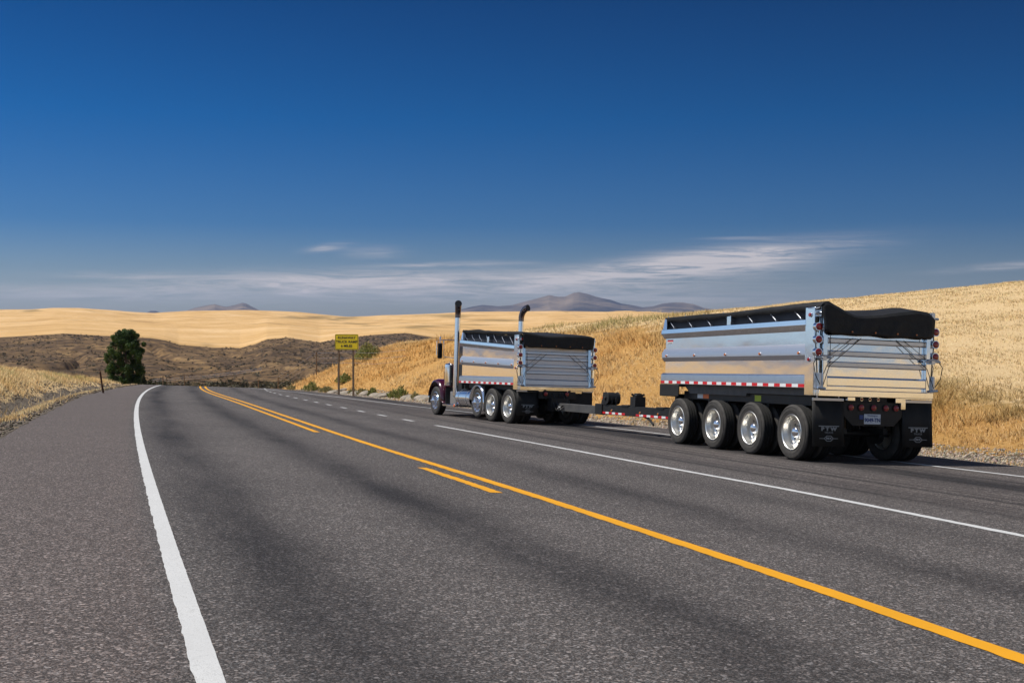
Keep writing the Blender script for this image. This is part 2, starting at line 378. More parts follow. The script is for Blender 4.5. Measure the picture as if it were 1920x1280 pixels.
# asphalt: UV u = metres right of the left fog line, v = metres along
def asphalt():
    m = mat('asphalt', (.07, .065, .063), .88, 0, .25); g = G(m)
    uv = g.n('ShaderNodeUVMap'); uv.uv_map = 'road'; s = g.n('ShaderNodeSeparateXYZ'); g.l(uv.outputs[0], s.inputs[0]); u = s.outputs[0]
    v1 = g.n('ShaderNodeTexVoronoi'); g.l(g.co.outputs['Object'], v1.inputs[0]); v1.inputs['Scale'].default_value = 125
    sepc = g.n('ShaderNodeSeparateColor'); g.l(v1.outputs['Color'], sepc.inputs[0])
    chips = g.m('MULTIPLY', g.m('POWER', sepc.outputs[0], 3.0), 1.25)
    v2 = g.n('ShaderNodeTexVoronoi'); g.l(g.co.outputs['Object'], v2.inputs[0]); v2.inputs['Scale'].default_value = 62
    sepd = g.n('ShaderNodeSeparateColor'); g.l(v2.outputs['Color'], sepd.inputs[0])
    big = g.m('POWER', sepd.outputs[1], 9)
    fine = g.noise(230, 3, .7)
    val = g.m('ADD', g.m('MULTIPLY', chips, .95), g.m('MULTIPLY', fine, .62)); val = g.m('ADD', val, g.m('MULTIPLY', big, 1.5))
    # lane tone: dark bitumen bands of the wheel paths, broken up along the way
    wav = g.noise(.16, 4, .55, vec=uv.outputs[0], sc3=(1, .45, 1)); uw = g.m('ADD', u, g.m('MULTIPLY', g.m('SUBTRACT', wav, .5), .7))
    def band(c, w, k):
        d = g.m('MULTIPLY', g.m('SUBTRACT', uw, c), 1 / w); return g.m('MULTIPLY', g.m('EXPONENT', g.m('MULTIPLY', g.m('MULTIPLY', d, d), -1.0)), k)
    b = band(.70, .45, 1.15)
    for a_ in (band(2.65, .42, 1.1), band(5.5, .34, .9), band(7.1, .35, .5), band(9.2, .4, .5), band(12.0, .7, 1.2)): b = g.m('ADD', b, a_)
    patch = g.noise(.55, 6, .68, vec=uv.outputs[0], sc3=(1.3, .22, 1)); patch = g.m('MULTIPLY_ADD', g.m('SUBTRACT', patch, .36), 3.4, 0.0, clamp=True)
    dark = g.m('MULTIPLY', b, g.m('MULTIPLY_ADD', patch, .7, .3), clamp=True)
    # thin skid streaks in the truck lane
    sk = g.noise(1, 5, .7, vec=uv.outputs[0], sc3=(9, .05, 1)); sk = g.m('MULTIPLY_ADD', g.m('SUBTRACT', sk, .5), 6, .25, clamp=True)
    inl = g.m('MULTIPLY', g.m('SUBTRACT', uw, 8.3), .9, clamp=True); sk = g.m('MULTIPLY', sk, inl)
    def line(c, w):
        d = g.m('MULTIPLY', g.m('SUBTRACT', g.m('MULTIPLY_ADD', g.m('SUBTRACT', wav, .5), .35, u), c), 1 / w); return g.m('EXPONENT', g.m('MULTIPLY', g.m('MULTIPLY', d, d), -1.0))
    tm = line(10.15, .09)
    for a_ in (line(10.48, .06), line(11.7, .11), line(12.15, .16), line(12.7, .10), line(9.0, .06)): tm = g.m('ADD', tm, a_)
    tm = g.m('MULTIPLY', tm, g.m('MULTIPLY_ADD', patch, .5, .5), clamp=True)
    blot = g.noise(.35, 5, .6, sc3=(1, 1, 1)); cracks = g.noise(2.5, 6, .7)
    basec = g.ramp(blot, [(.3, (.076, .070, .068)), (.7, (.098, .090, .087))])
    sh = g.m('MULTIPLY', g.m('SUBTRACT', -.05, u), 5, clamp=True)                         # left shoulder: older, redder, lighter
    basec = g.mix(g.m('MULTIPLY', sh, .75), basec, (.104, .088, .083))
    lt = g.m('MULTIPLY', inl, .35); basec = g.mix(lt, basec, (.115, .097, .088))
    basec = g.mix(g.m('MULTIPLY', dark, .95), basec, (.020, .019, .0205))
    basec = g.mix(g.m('MULTIPLY', sk, .75), basec, (.026, .025, .027))
    basec = g.mix(g.m('MULTIPLY', tm, .9), basec, (.018, .017, .018))
    vs = g.m('MULTIPLY_ADD', val, 1.75, -.10); vs = g.m('MULTIPLY', vs, g.m('MULTIPLY_ADD', cracks, .3, .85))
    cb = g.n('ShaderNodeCombineColor'); [g.l(vs, cb.inputs[i]) for i in range(3)]
    warm = g.mix(sepc.outputs[2], (.94, 1.0, 1.04), (1.10, .98, .90))
    g.color(g.mix(1.0, g.mix(1.0, basec, cb.outputs[0], 'MULTIPLY'), warm, 'MULTIPLY'))
    g.bump(g.m('ADD', chips, fine), .55, .006)
    return m
ASPH = asphalt()
def paint(name, col, wear):
    m = mat(name, col, .7, 0, .3); g = G(m); n = g.noise(22, 6, .7); n2 = g.noise(120, 3, .6)
    f = g.m('MULTIPLY_ADD', g.m('SUBTRACT', n, wear), 5, 0, clamp=True)
    c = g.mix(g.m('MULTIPLY_ADD', g.m('SUBTRACT', g.noise(150, 4, .7), wear + .02), 9, 0, clamp=True), col, (.10, .09, .085)); c = g.mix(g.m('MULTIPLY', f, .6), c, tuple(x * .5 for x in col)); c = g.mix(g.m('MULTIPLY', n2, .5), c, tuple(x * .72 for x in col)); c = g.mix(g.m('MULTIPLY_ADD', g.m('SUBTRACT', g.noise(1.4, 5, .7), .5), 2.2, .25, clamp=True), c, tuple(x * .80 for x in col))
    g.color(c); g.bump(n2, .4, .003); return m
PWHITE = paint('white_road_paint', (.66, .66, .65), .53); PYEL = paint('yellow_road_paint', (.80, .365, .012), .60)

def ground_mat():
    m = mat('ground_soil_and_straw', (.4, .3, .15), .95, 0, .15); g = G(m)
    a = g.n('ShaderNodeAttribute'); a.attribute_name = 'col'; s = g.n('ShaderNodeSeparateColor'); g.l(a.outputs['Color'], s.inputs[0])
    n1 = g.noise(.8, 8, .65); n2 = g.noise(9, 6, .7); n3 = g.noise(40, 4, .7)
    mixn = g.m('ADD', g.m('MULTIPLY', n2, .6), g.m('MULTIPLY', n3, .4))
    straw = g.ramp(mixn, [(.34, (.58, .39, .18)), (.5, (.78, .56, .30)), (.66, (.88, .66, .39))])
    orange = g.ramp(mixn, [(.34, (.30, .16, .05)), (.5, (.56, .31, .10)), (.68, (.70, .44, .17))])
    gravel = g.ramp(g.m('ADD', g.m('MULTIPLY', n3, .75), g.m('MULTIPLY', n1, .25)), [(.36, (.07, .058, .046)), (.5, (.19, .155, .12)), (.64, (.38, .32, .25))])
    edge = g.m('MULTIPLY_ADD', g.m('SUBTRACT', n1, .5), 1.2, 0)
    def jit(c): return g.m('MULTIPLY_ADD', g.m('SUBTRACT', g.m('ADD', c, edge), .5), 4, .5, clamp=True)
    c = g.mix(jit(s.outputs[1]), straw, orange); c = g.mix(jit(s.outputs[0]), c, gravel)
    c = g.mix(g.m('MULTIPLY', s.outputs[2], g.m('MULTIPLY_ADD', g.m('SUBTRACT', n1, .42), 5, 0, clamp=True)), c, (.16, .15, .055))
    g.color(c); g.bump(g.m('ADD', n2, n3), .9, .06); return m
GROUND = ground_mat()

def far_mat():
    m = mat('canyon_and_wheat', (.4, .3, .15), .97, 0, .1); g = G(m)
    a = g.n('ShaderNodeAttribute'); a.attribute_name = 'col'; s = g.n('ShaderNodeSeparateColor'); g.l(a.outputs['Color'], s.inputs[0])
    n1 = g.noise(.012, 8, .62); n2 = g.noise(.16, 8, .7); n3 = g.noise(.03, 8, .65, sc3=(.6, 1, 1), dist=.8)
    gold = g.ramp(g.m('ADD', g.m('MULTIPLY', n1, .6), g.m('MULTIPLY', n3, .4)), [(.34, (.48, .29, .12)), (.48, (.64, .40, .17)), (.62, (.76, .51, .26))])
    gold = g.mix(g.m('MULTIPLY', g.m('SUBTRACT', n2, .45, clamp=True), .9), gold, (.40, .25, .10))
    brown = g.ramp(g.m('ADD', g.m('MULTIPLY', n2, .65), g.m('MULTIPLY', n1, .35)), [(.36, (.045, .031, .020)), (.47, (.085, .055, .032)), (.54, (.18, .112, .056)), (.63, (.38, .245, .11))])
    c = g.mix(s.outputs[0], gold, brown)
    c = g.mix(s.outputs[1], c, g.ramp(n2, [(.35, (.05, .035, .028)), (.6, (.13, .09, .06))]))
    hl = g.m('SINE', g.m('MULTIPLY_ADD', g.noise(.0035, 3, .5), 190, 0)); c = g.mix(g.m('MULTIPLY', g.m('SUBTRACT', hl, .55, clamp=True), .30), c, (.46, .28, .11))
    vb = g.n('ShaderNodeTexVoronoi'); vb.feature = 'DISTANCE_TO_EDGE'; g.l(g.co.outputs['Object'], vb.inputs[0]); vb.inputs['Scale'].default_value = .0034
    fe = g.m('MULTIPLY_ADD', vb.outputs['Distance'], -60, 1.0, clamp=True); fe = g.m('MULTIPLY', fe, g.m('SUBTRACT', 1.0, s.outputs[0])); c = g.mix(g.m('MULTIPLY', fe, .45), c, (.30, .20, .09))
    c = g.mix(s.outputs[2], c, (.26, .18, .075))
    g.color(c); g.bump(g.m('ADD', n2, n1), 1.0, 1.2); return m
FAR = far_mat()
def mtn_mat():
    m = mat('bare_mountain', (.16, .13, .11), .97, 0, .1); g = G(m)
    n1 = g.noise(.0012, 9, .62)
    g.color(g.ramp(n1, [(.38, (.035, .033, .036)), (.50, (.10, .08, .068)), (.62, (.24, .18, .13))])); return m
MTN = mtn_mat()
ROCK = noisy('boulder_stone', (.20, .17, .13), (.42, .36, .29), 3.5, .95, .9, .05, 8)
BARK = noisy('bark', (.05, .035, .025), (.12, .09, .06), 12, .95, .8, .02)

# ------------------------------------------------------------------ the ground, one sheet
def spread(a, b, n, p): return a + (b - a) * np.linspace(0, 1, n) ** p
Yr = np.concatenate([-spread(0, 260, 40, 2.2)[::-1][:-1], np.arange(0, 14, 1.0), np.arange(14, 112, .45), spread(112, 430, 70, 1.6), spread(440, 900, 8, 1)])
dl = spread(0, 420, 120, 2.3)[1:]; dr = spread(0, 420, 170, 2.1)[1:]
rw = np.linspace(0, 1, 12)
Xg = np.concatenate([LE(Yr)[:, None] - dl[::-1][None], LE(Yr)[:, None] + (RE(Yr) - LE(Yr))[:, None] * rw[None], RE(Yr)[:, None] + dr[None]], 1)
Yg = np.repeat(Yr[:, None], Xg.shape[1], 1)
def full_z(X, Y):
    z = ground_z(X, Y)
    eR = X - RE(Y); eL = LE(Y) - X; e = np.maximum(eR, eL)
    k = np.clip(e / 4, 0, 1)
    z = z + k * (.10 * fbm(X * .45, Y * .45, 4, 3) + .22 * fbm(X * .12, Y * .12, 3, 9) * np.clip(e / 10, 0, 1))
    return z
Zg = full_z(Xg, Yg)
eR = Xg - RE(Yg); eL = LE(Yg) - Xg
onroad = (eR < .01) & (eL < .01)
Zg = np.where(onroad, Zg - .05, Zg) - np.where((eR < .6) & (eL < .6), .012, 0)
nz = fbm(Xg * .3, Yg * .3, 3, 21)
ek = 2.3 + np.interp(Yg, HKY, HKV) / .42                     # top of the cut slope
grav = np.where(eR > eL, 1 - np.clip((eR - 2.0 - 1.1 * nz - .02 * np.clip(30 - Yg, 0, 30)) / .8, 0, 1), (1 - np.clip((eL - 1.7 - .4 * nz) / .9, 0, 1)) * (.72 + .25 * np.exp(-((eL - 1.5) / .7) ** 2)))
oran = np.where(eR > eL, 1 - np.clip((eR - ek * .9 - .8 * nz) / 3.5, 0, 1), .25)
wee = np.where(eR > 0, np.exp(-((eR - ek - .8) / 1.8) ** 2) * .45, np.exp(-((eL - 3.6) / 1.0) ** 2) * .5)
gcol = np.stack([np.clip(grav, 0, 1), np.clip(oran, 0, 1), wee], -1)
gr = grid_mesh('ground', np.stack([Xg, Yg, Zg], -1), GROUND, gcol); tag(gr, kind='structure')

# ------------------------------------------------------------------ the road: its own sheet, UV across and along
Yw = np.concatenate([np.arange(-60, 2, 2.0), np.arange(2, 125, .5), np.arange(125, 190, 2.5)])
cw = np.linspace(0, 1, 41)
# ragged pavement edges
rg = .05 * fbm(Yw * 2.2, Yw * 0, 4, 5); rg2 = .09 * fbm(Yw * 1.7, Yw * 0 + 4, 4, 6)
Xw = (LE(Yw) + rg)[:, None] * (1 - cw)[None] + (RE(Yw) + rg2)[:, None] * cw[None]; Yw2 = np.repeat(Yw[:, None], len(cw), 1)
P = np.stack([Xw, Yw2, base(Xw, Yw2)], -1)
rd = grid_mesh('road', P, ASPH); tag(rd, kind='structure')
uvl = rd.data.uv_layers.new(name='road')
li = np.zeros(len(rd.data.loops), np.int32); rd.data.loops.foreach_get('vertex_index', li)
U = ((Xw - LF(Yw2)) * .947).ravel(); V = (Yw2 * 1.056).ravel()
uvl.data.foreach_set('uv', np.stack([U[li], V[li]], -1).astype(np.float32).ravel())

def strip(name, fn, w, y0, y1, material, off=0.0, rag=.008, mb=None, ragL=None, zo=.004):
    step = .05 if y0 < 30 else .3
    ys = np.arange(y0, y1 + step * .5, step); c = fn(ys) + off
    k = .5 * w * 1.056
    nl = rag * (fbm(ys * 9, ys * 0 + y0, 4, 31) * 2); nr = (ragL if ragL is not None else rag) * (fbm(ys * 7, ys * 0 + 9 + y0, 4, 41) * 2)
    xl = c - k + nr; xr = c + k + nl; xm = c
    X = np.stack([xl, xm, xr], 1); Y = np.repeat(ys[:, None], 3, 1); Pm = np.stack([X, Y, base(X, Y) + zo], -1)
    if mb is not None: mb.append(Pm); return
    return grid_mesh(name, Pm, material, smooth=False)
def join_strips(name, Ps, material):
    vs = []; q = []; o = 0
    for Pm in Ps:
        ny, nx = Pm.shape[:2]; i = np.arange(ny * nx).reshape(ny, nx) + o
        q.append(np.stack([i[:-1, :-1], i[:-1, 1:], i[1:, 1:], i[1:, :-1]], -1).reshape(-1)); vs.append(Pm.reshape(-1, 3)); o += ny * nx
    return fast_mesh(name, np.concatenate(vs), 4, np.concatenate(q), material)
tag(strip('left_edge_line', LF, .127, -30, 120, PWHITE, rag=.0016, ragL=.006), kind='structure')
tag(strip('right_edge_line', RF, .13, -30, 120, PWHITE, rag=.01), kind='structure')
tag(strip('centre_line', YC, .15, -30, 120, PYEL, rag=.003, ragL=.009), kind='structure')
Ps = []
strip('', YC, .14, 13.2, 16.5, None, off=-.37, rag=.012, mb=Ps); strip('', YC, .14, 25.5, 118, None, off=-.40, rag=.008, mb=Ps)
tag(join_strips('broken_centre_line', Ps, PYEL), kind='structure')
Ps = []; strip('', WL, .125, -30, 31.0, None, rag=.008, mb=Ps)
y = 33.4
while y < 100:
    strip('', WL, .125, y, y + 1.0 + .006 * y, None, rag=.004, mb=Ps); y += 3.05 + .012 * y
tag(join_strips('lane_line', Ps, PWHITE), kind='structure')

# ------------------------------------------------------------------ the canyon side, the wheat hills and the mountains
def ii(x, pts): return np.interp(x, [p[0] for p in pts], [p[1] for p in pts])
YB = [(-1500, 640), (-300, 640), (0, 632), (70, 628), (120, 625), (200, 629), (280, 632), (310, 637), (335, 645), (400, 651), (450, 652), (478, 645), (500, 636), (540, 632), (600, 641), (640, 633), (700, 627), (760, 624), (820, 633), (900, 642), (1400, 640)]
YS = [(-1500, 584), (-400, 582), (0, 580), (60, 580), (100, 577), (150, 577.5), (200, 581), (250, 585), (290, 587), (350, 583), (400, 582), (460, 581), (520, 583), (560, 585), (600, 589), (650, 593.5), (700, 592.5), (760, 590), (820, 588), (880, 584.5), (960, 584), (1040, 583), (1160, 585), (1240, 587), (1320, 590), (2200, 590)]
azs = np.concatenate([np.linspace(R(-88), R(-27), 110), np.linspace(R(-27), R(14), 620)[1:], np.linspace(R(14), R(62), 90)[1:]])
pxs = 960 + F * np.tan(np.clip(azs, -1.2, 1.0))
rs = np.concatenate([np.linspace(165, 300, 12), spread(300, 700, 90, 1.1)[1:], spread(700, 2300, 130, 1.35)[1:], np.linspace(2300, 5200, 12)[1:]])
cosf = np.cos(np.clip(azs, -R(25), R(25)))
yb = ii(pxs, YB); ys_ = ii(pxs, YS)
k_ = np.exp(-np.linspace(-2, 2, 9) ** 2); k_ /= k_.sum(); ys_ = np.convolve(np.pad(ys_, 4, 'edge'), k_, 'valid')
rr = np.repeat(rs[:, None], len(azs), 1); AA = np.repeat(azs[None], len(rs), 0)
XX = rr * np.sin(AA); YY = rr * np.cos(AA)
yrow = np.zeros_like(rr)
for j in range(len(azs)):
    m_ = yb[j] * .42 + ys_[j] * .58
    yrow[:, j] = np.interp(rs, [165, 300, 480, 700, 1000, 1600, 2300, 2700, 5200], [905, 729, (727 + yb[j]) / 2 - 4, yb[j], m_ + 6, ys_[j] + 6, ys_[j], ys_[j] + 3, ys_[j] + 30])
ZZ = (600 - yrow) / F * rr * cosf[None]
amp = np.interp(rs, [165, 300, 400, 650, 700, 760, 1200, 2000, 2300, 2600], [0, .3, 3.0, 2.2, .3, .8, 4.0, 5.0, .6, 0])[:, None]
ZZ = ZZ + amp * fbm(XX * .012, YY * .012, 5, 51) + amp * .8 * fbm(XX * .004 + 9, YY * .004, 2, 57) * (rr > 700)
gul = np.abs(fbm(XX * .018 + YY * .010, YY * .006, 3, 61)); ZZ = ZZ - 4.0 * np.exp(-(gul / .07) ** 2) * ((rr > 330) & (rr < 640))
bn = fbm(XX * .03, YY * .03, 4, 71)
brown = 1 - np.clip((rr - 690 - 10 * bn) / 10, 0, 1)
PX = np.repeat(pxs[None], len(rs), 0)
dark = brown * np.clip(.25 + .5 * fbm(XX * .02, YY * .02, 4, 75) + .8 * np.exp(-((PX - 680) / 130) ** 2) * (rr > 430), 0, 1)
def ell(px, py, hx, hy): return np.exp(-(((PX - px) / hx) ** 2 + ((yrow - py) / hy) ** 2) ** 2)
gpatch = np.zeros_like(rr)
for e_ in [(575, 593.5, 50, 3.0), (640, 596.5, 35, 1.6), (830, 591.5, 50, 2.4), (935, 597, 48, 2.6), (700, 611, 25, 1.0), (790, 613, 40, 1.4), (60, 585, 20, 1.0), (470, 586, 30, .8), (660, 605, 40, .9), (880, 607, 40, 1.0)]:
    gpatch = np.maximum(gpatch, ell(*e_) * (rr > 700))
fcol = np.stack([brown, dark * .8, gpatch * .75], -1)
fh = grid_mesh('hills', np.stack([XX, YY, ZZ], -1), FAR, np.clip(fcol, 0, 1)); tag(fh, kind='structure')
def hill_z(az, r):
    i = np.clip(np.searchsorted(azs, az) , 0, len(azs) - 1); j = np.clip(np.searchsorted(rs, r), 1, len(rs) - 1)
    f = (r - rs[j - 1]) / (rs[j] - rs[j - 1]); return ZZ[j - 1, i] * (1 - f) + ZZ[j, i] * f

MP = [(-2600, 590), (-2300, 560), (-2150, 548), (-2000, 556), (-1900, 545), (-1780, 552), (-1650, 540), (-1500, 552), (-1420, 545), (-1300, 560), (-1150, 575), (-1000, 600), (-700, 640),
      (200, 640), (262, 592), (283, 582.5), (292, 582.5), (305, 588), (325, 600), (335, 588), (365, 577), (390, 572), (403, 570), (412, 573), (425, 575), (440, 572), (455, 567.5), (462, 569), (475, 576), (490, 583), (520, 600), (600, 640), (780, 620),
      (820, 600), (860, 581), (885, 575), (905, 571.5), (935, 574), (960, 572), (985, 565), (1005, 560), (1030, 553), (1045, 556), (1060, 556), (1075, 549), (1085, 547.5), (1102, 551), (1120, 557), (1145, 562), (1165, 569), (1185, 572), (1205, 576), (1225, 574), (1242, 569), (1262, 567), (1280, 567), (1300, 570), (1320, 577), (1400, 590), (1700, 600), (2600, 600)]
maz = np.concatenate([np.linspace(R(-62), R(-24), 220), np.linspace(R(-24), R(14), 900)[1:], np.linspace(R(14), R(40), 60)[1:]])
mpx = 960 + F * np.tan(maz); mrs = np.concatenate([np.linspace(8600, 11800, 56), np.linspace(11800, 14500, 16)[1:]])
RR = np.repeat(mrs[:, None], len(maz), 1); MX = RR * np.sin(maz)[None]; MY = RR * np.cos(maz)[None]
pk = (600 - ii(mpx, MP)) / F * 11800 * np.cos(np.clip(maz, -.45, .45))
s_ = np.clip((mrs - 8600) / 3200, 0, 1)[:, None]; bk = np.clip(1 - (mrs - 11800) / 2700, 0, 1)[:, None]
rid = 1 - np.abs(fbm(MX / 900 + .3 * fbm(MX / 500, MY / 500, 2, 5), MY / 1600, 5, 81)) * 1.6
env = (s_ ** 1.5) * bk
MZ = np.where(pk[None] > 0, pk[None] * env * (1 - (1 - s_) * (1 - rid) * 1.2) , pk[None] * env) - 18 + 18 * s_ * bk + np.where(pk[None] > 0, pk[None], 0) * .30 * (fbm(MX / 600, MY / 600, 5, 87)) * (1 - s_) * s_ * 4
mm = grid_mesh('mountains', np.stack([MX, MY, MZ], -1), MTN); tag(mm, kind='structure')
# the plain between the wheat hills and the mountains
pl = []
pr_ = np.array([4800, 6500, 9000, 14000.]); pa = np.linspace(R(-88), R(62), 90)
PR = np.repeat(pr_[:, None], 90, 1); pp = np.stack([PR * np.sin(pa)[None], PR * np.cos(pa)[None], np.repeat(np.array([-60, -30, -19, -19.])[:, None], 90, 1)], -1)
tag(grid_mesh('distant_plain', pp, FAR), kind='structure')

# ------------------------------------------------------------------ vegetation
C_OR = np.array([.72, .40, .12]); C_ST = np.array([.86, .60, .28]); C_GR = np.array([.20, .22, .055]); C_BR = np.array([.27, .16, .06]); C_PALE = np.array([.93, .70, .40])
def blades(name, X, Y, Z, H, Wd, C, material=None, lean=1.3):
    n = len(X); a = RNG.uniform(0, 2 * np.pi, n); la = RNG.uniform(0, 2 * np.pi, n); ln = RNG.uniform(0, lean, n) * H
    dx, dy = np.cos(a) * Wd / 2, np.sin(a) * Wd / 2
    V = np.empty((n, 3, 3)); V[:, 0] = np.stack([X - dx, Y - dy, Z - .03], -1); V[:, 1] = np.stack([X + dx, Y + dy, Z - .03], -1)
    V[:, 2] = np.stack([X + np.cos(la) * ln, Y + np.sin(la) * ln, Z + H], -1)
    c = np.repeat(C[:, None], 3, 1)
    o = fast_mesh(name, V.reshape(-1, 3), 3, np.arange(n * 3), material or GRASSM, c.reshape(-1, 3), True)
    nn = RNG.normal(0, .38, (n, 3)); nn[:, 2] = 1.0; nn /= np.linalg.norm(nn, axis=1)[:, None]      # soft stems scatter like the sward, not like stiff cards
    o.data.normals_split_custom_set_from_vertices(np.repeat(nn, 3, 0).tolist()); return o
def lerp(a, b, t): return a * (1 - t[:, None]) + b * t[:, None]

def bank_grass():
    n = 900000
    t = RNG.uniform(-.36, .68, n); Y = np.exp(RNG.uniform(np.log(15), np.log(125), n)); X = t * Y
    tx = np.round(X / .32) * .32; ty = np.round(Y / .32) * .32                    # tufts
    jx = vnoise(tx * 7.3, ty * 7.3, 1) * .16; jy = vnoise(tx * 6.1, ty * 9.3, 2) * .16
    k = RNG.uniform(0, 1, n) ** .7 * .45
    X2 = X * (1 - k) + (tx + jx) * k; Y2 = Y * (1 - k) + (ty + jy) * k; X, Y = X2, Y2
    e = X - RE(Y); nzz = fbm(X * .3, Y * .3, 3, 21); e0 = 2.0 + 1.1 * nzz + .5 * fbm(X * 1.4, Y * 1.4, 2, 7) + .02 * np.clip(30 - Y, 0, 30)
    ek = 2.3 + np.interp(Y, HKY, HKV) / .42
    dens = np.maximum(np.clip((e - e0) / .9, 0, 1), .12 * (e > .3)) * np.clip(.66 + 1.3 * fbm(X * .9, Y * .9, 3, 33), .08, 1)
    keep = (RNG.uniform(0, 1, n) < dens) & (e < 75)
    X, Y, e, ek = X[keep], Y[keep], e[keep], ek[keep]; n = len(X)
    big = fbm(X * .16, Y * .16, 3, 44); med = fbm(X * .7, Y * .7, 3, 45)
    fo = 1 - np.clip((e - ek * .92 - 1.2 * big) / 2.5, 0, 1)                        # fluffy orange cut slope -> pale stubble above
    c = lerp(np.tile(C_PALE, (n, 1)), np.tile(C_OR, (n, 1)), fo * np.clip(.75 + 1.1 * big, .2, 1))
    c = lerp(c, np.tile(C_ST, (n, 1)), np.clip(.35 + .9 * med, 0, .8) * .6)
    c = lerp(c, np.tile(C_BR, (n, 1)), np.clip(fbm(X * 1.3, Y * 1.3, 3, 48) * 2.4 - .55, 0, .75) * (.25 + .75 * fo))
    far = np.clip((Y - 48) / 20, 0, 1)
    wmask = np.exp(-((e - ek - 1.2 - far * 1.5) / (1.3 + far * 1.6)) ** 2) * np.clip(.55 + 1.5 * fbm(X * .35, Y * .35, 3, 66), 0, 1)
    wmask = wmask * np.clip((100 - Y) / 20, 0, 1) * np.clip(.35 + (Y - 35) / 30, .3, 1)
    c = lerp(c, np.tile(C_GR, (n, 1)), np.clip(wmask * RNG.uniform(.2, 1.3, n), 0, .9))
    near = np.clip((44 - Y) / 8, 0, 1) * np.exp(-((e - ek - 1.2) / 2.2) ** 2) * np.clip(.3 + 1.8 * fbm(X * .6, Y * .6, 4, 67), 0, 1)
    c = lerp(c, np.tile(np.array([.30, .25, .10]), (n, 1)), np.clip(near * RNG.uniform(.3, 1.2, n), 0, .8))
    foot = np.exp(-((e - 3.1) / .5) ** 2) * np.clip(fbm(X * .5, Y * .5, 2, 68) * 2.2 - .3, 0, .8)
    c = lerp(c, np.tile(C_GR * 1.3, (n, 1)), foot)
    c *= (1 + .28 * RNG.normal(0, 1, n).clip(-2, 2) * .6)[:, None]
    H = (.13 + .20 * RNG.uniform(0, 1, n)) * (1 + 1.0 * big * fo + .6 * wmask) * (.30 + 1.2 * fo * np.clip(.6 + med, .2, 1.5) + .9 * wmask) * np.clip((e - 1.5) / 3, .35, 1)
    Wd = .008 + .00046 * Y
    o = blades('bank_grass', X, Y, full_z(X, Y), H, Wd, np.clip(c, .02, .95)); tag(o, kind='stuff')
bank_grass()
def field_grass():
    n = 330000
    t = RNG.uniform(-.72, -.28, n); Y = np.exp(RNG.uniform(np.log(12), np.log(118), n)); X = t * Y
    e = LE(Y) - X; dens = np.clip((e - 2.1 - .5 * fbm(X * .4, Y * .4, 2, 4)) / 1.4, 0, 1) * .95 + .30 * np.exp(-((e - .9) / .5) ** 2) * np.clip(1 + 2 * fbm(Y * .5, Y * 0, 2, 3), 0, 2)
    keep = (RNG.uniform(0, 1, n) < dens) & (e < 60) & (e > .12); X, Y, e = X[keep], Y[keep], e[keep]; n = len(X)
    med = fbm(X * .8, Y * .8, 3, 45); rows = .5 + .5 * np.sin((X * .9 + Y * .35) * 6)
    c = lerp(np.tile(C_PALE, (n, 1)), np.tile(C_ST * .85, (n, 1)), np.clip(.5 + med, 0, 1) * .8)
    c = lerp(c, np.tile(C_OR * .9, (n, 1)), np.clip(.1 + med, 0, .4))
    w = np.exp(-((e - 3.6) / .9) ** 2) * np.clip(.1 + 1.8 * fbm(X * .5, Y * .5, 3, 8), 0, .7)
    c = lerp(c, np.tile(C_GR, (n, 1)), np.clip(w, 0, .85))
    c *= (1 + .16 * RNG.normal(0, 1, n).clip(-2, 2))[:, None]
    H = np.where(e < 1.5, .11, (.15 + .16 * RNG.uniform(0, 1, n)) * (.8 + .25 * rows)) * (1 + .8 * w)
    o = blades('field_grass', X, Y, full_z(X, Y), H, .008 + .00048 * Y, np.clip(c, .02, .95)); tag(o, kind='stuff')
field_grass()

def stones(name, n, sampler, dim=1.0):
    X, Y, S = sampler(n); n = len(X)
    oct_ = np.array([(1, 0, 0), (0, 1, 0), (-1, 0, 0), (0, -1, 0), (0, 0, .75), (0, 0, -.6)], float)
    fi = np.array([(0, 1, 4), (1, 2, 4), (2, 3, 4), (3, 0, 4), (1, 0, 5), (2, 1, 5), (3, 2, 5), (0, 3, 5)])
    V = oct_[None] * S[:, None, None] * (.6 + .7 * RNG.uniform(0, 1, (n, 6, 1)))
    a = RNG.uniform(0, 6.28, n); ca, sa = np.cos(a), np.sin(a)
    V = np.stack([V[..., 0] * ca[:, None] - V[..., 1] * sa[:, None], V[..., 0] * sa[:, None] + V[..., 1] * ca[:, None], V[..., 2]], -1)
    V = V + np.stack([X, Y, full_z(X, Y) + .1 * S], -1)[:, None]
    idx = (fi[None] + (np.arange(n) * 6)[:, None, None]).reshape(-1)
    b = dim * RNG.uniform(.10, .42, n)[:, None] * np.array([1.22, 1.0, .78])[None] * RNG.uniform(.9, 1.1, (n, 3))
    c = np.repeat(b[:, None], 6, 1).reshape(-1, 3)
    tag(fast_mesh(name, V.reshape(-1, 3), 3, idx, STONEM, c), kind='stuff')
def samp_r(n):
    Y = np.exp(RNG.uniform(np.log(12), np.log(80), n)); e = RNG.uniform(.05, 3.1, n) ** 1.0; return RE(Y) + e, Y, RNG.uniform(.012, .045, n) * (1 + .012 * Y)
def samp_l(n):
    Y = np.exp(RNG.uniform(np.log(8), np.log(90), n)); e = RNG.uniform(0, 1, n) ** .8 * 3.0 + .05; return LE(Y) - e, Y, RNG.uniform(.010, .038, n) * (1 + .012 * Y)
stones('shoulder_gravel', 26000, samp_r); stones('ditch_gravel', 9000, samp_l, .45)

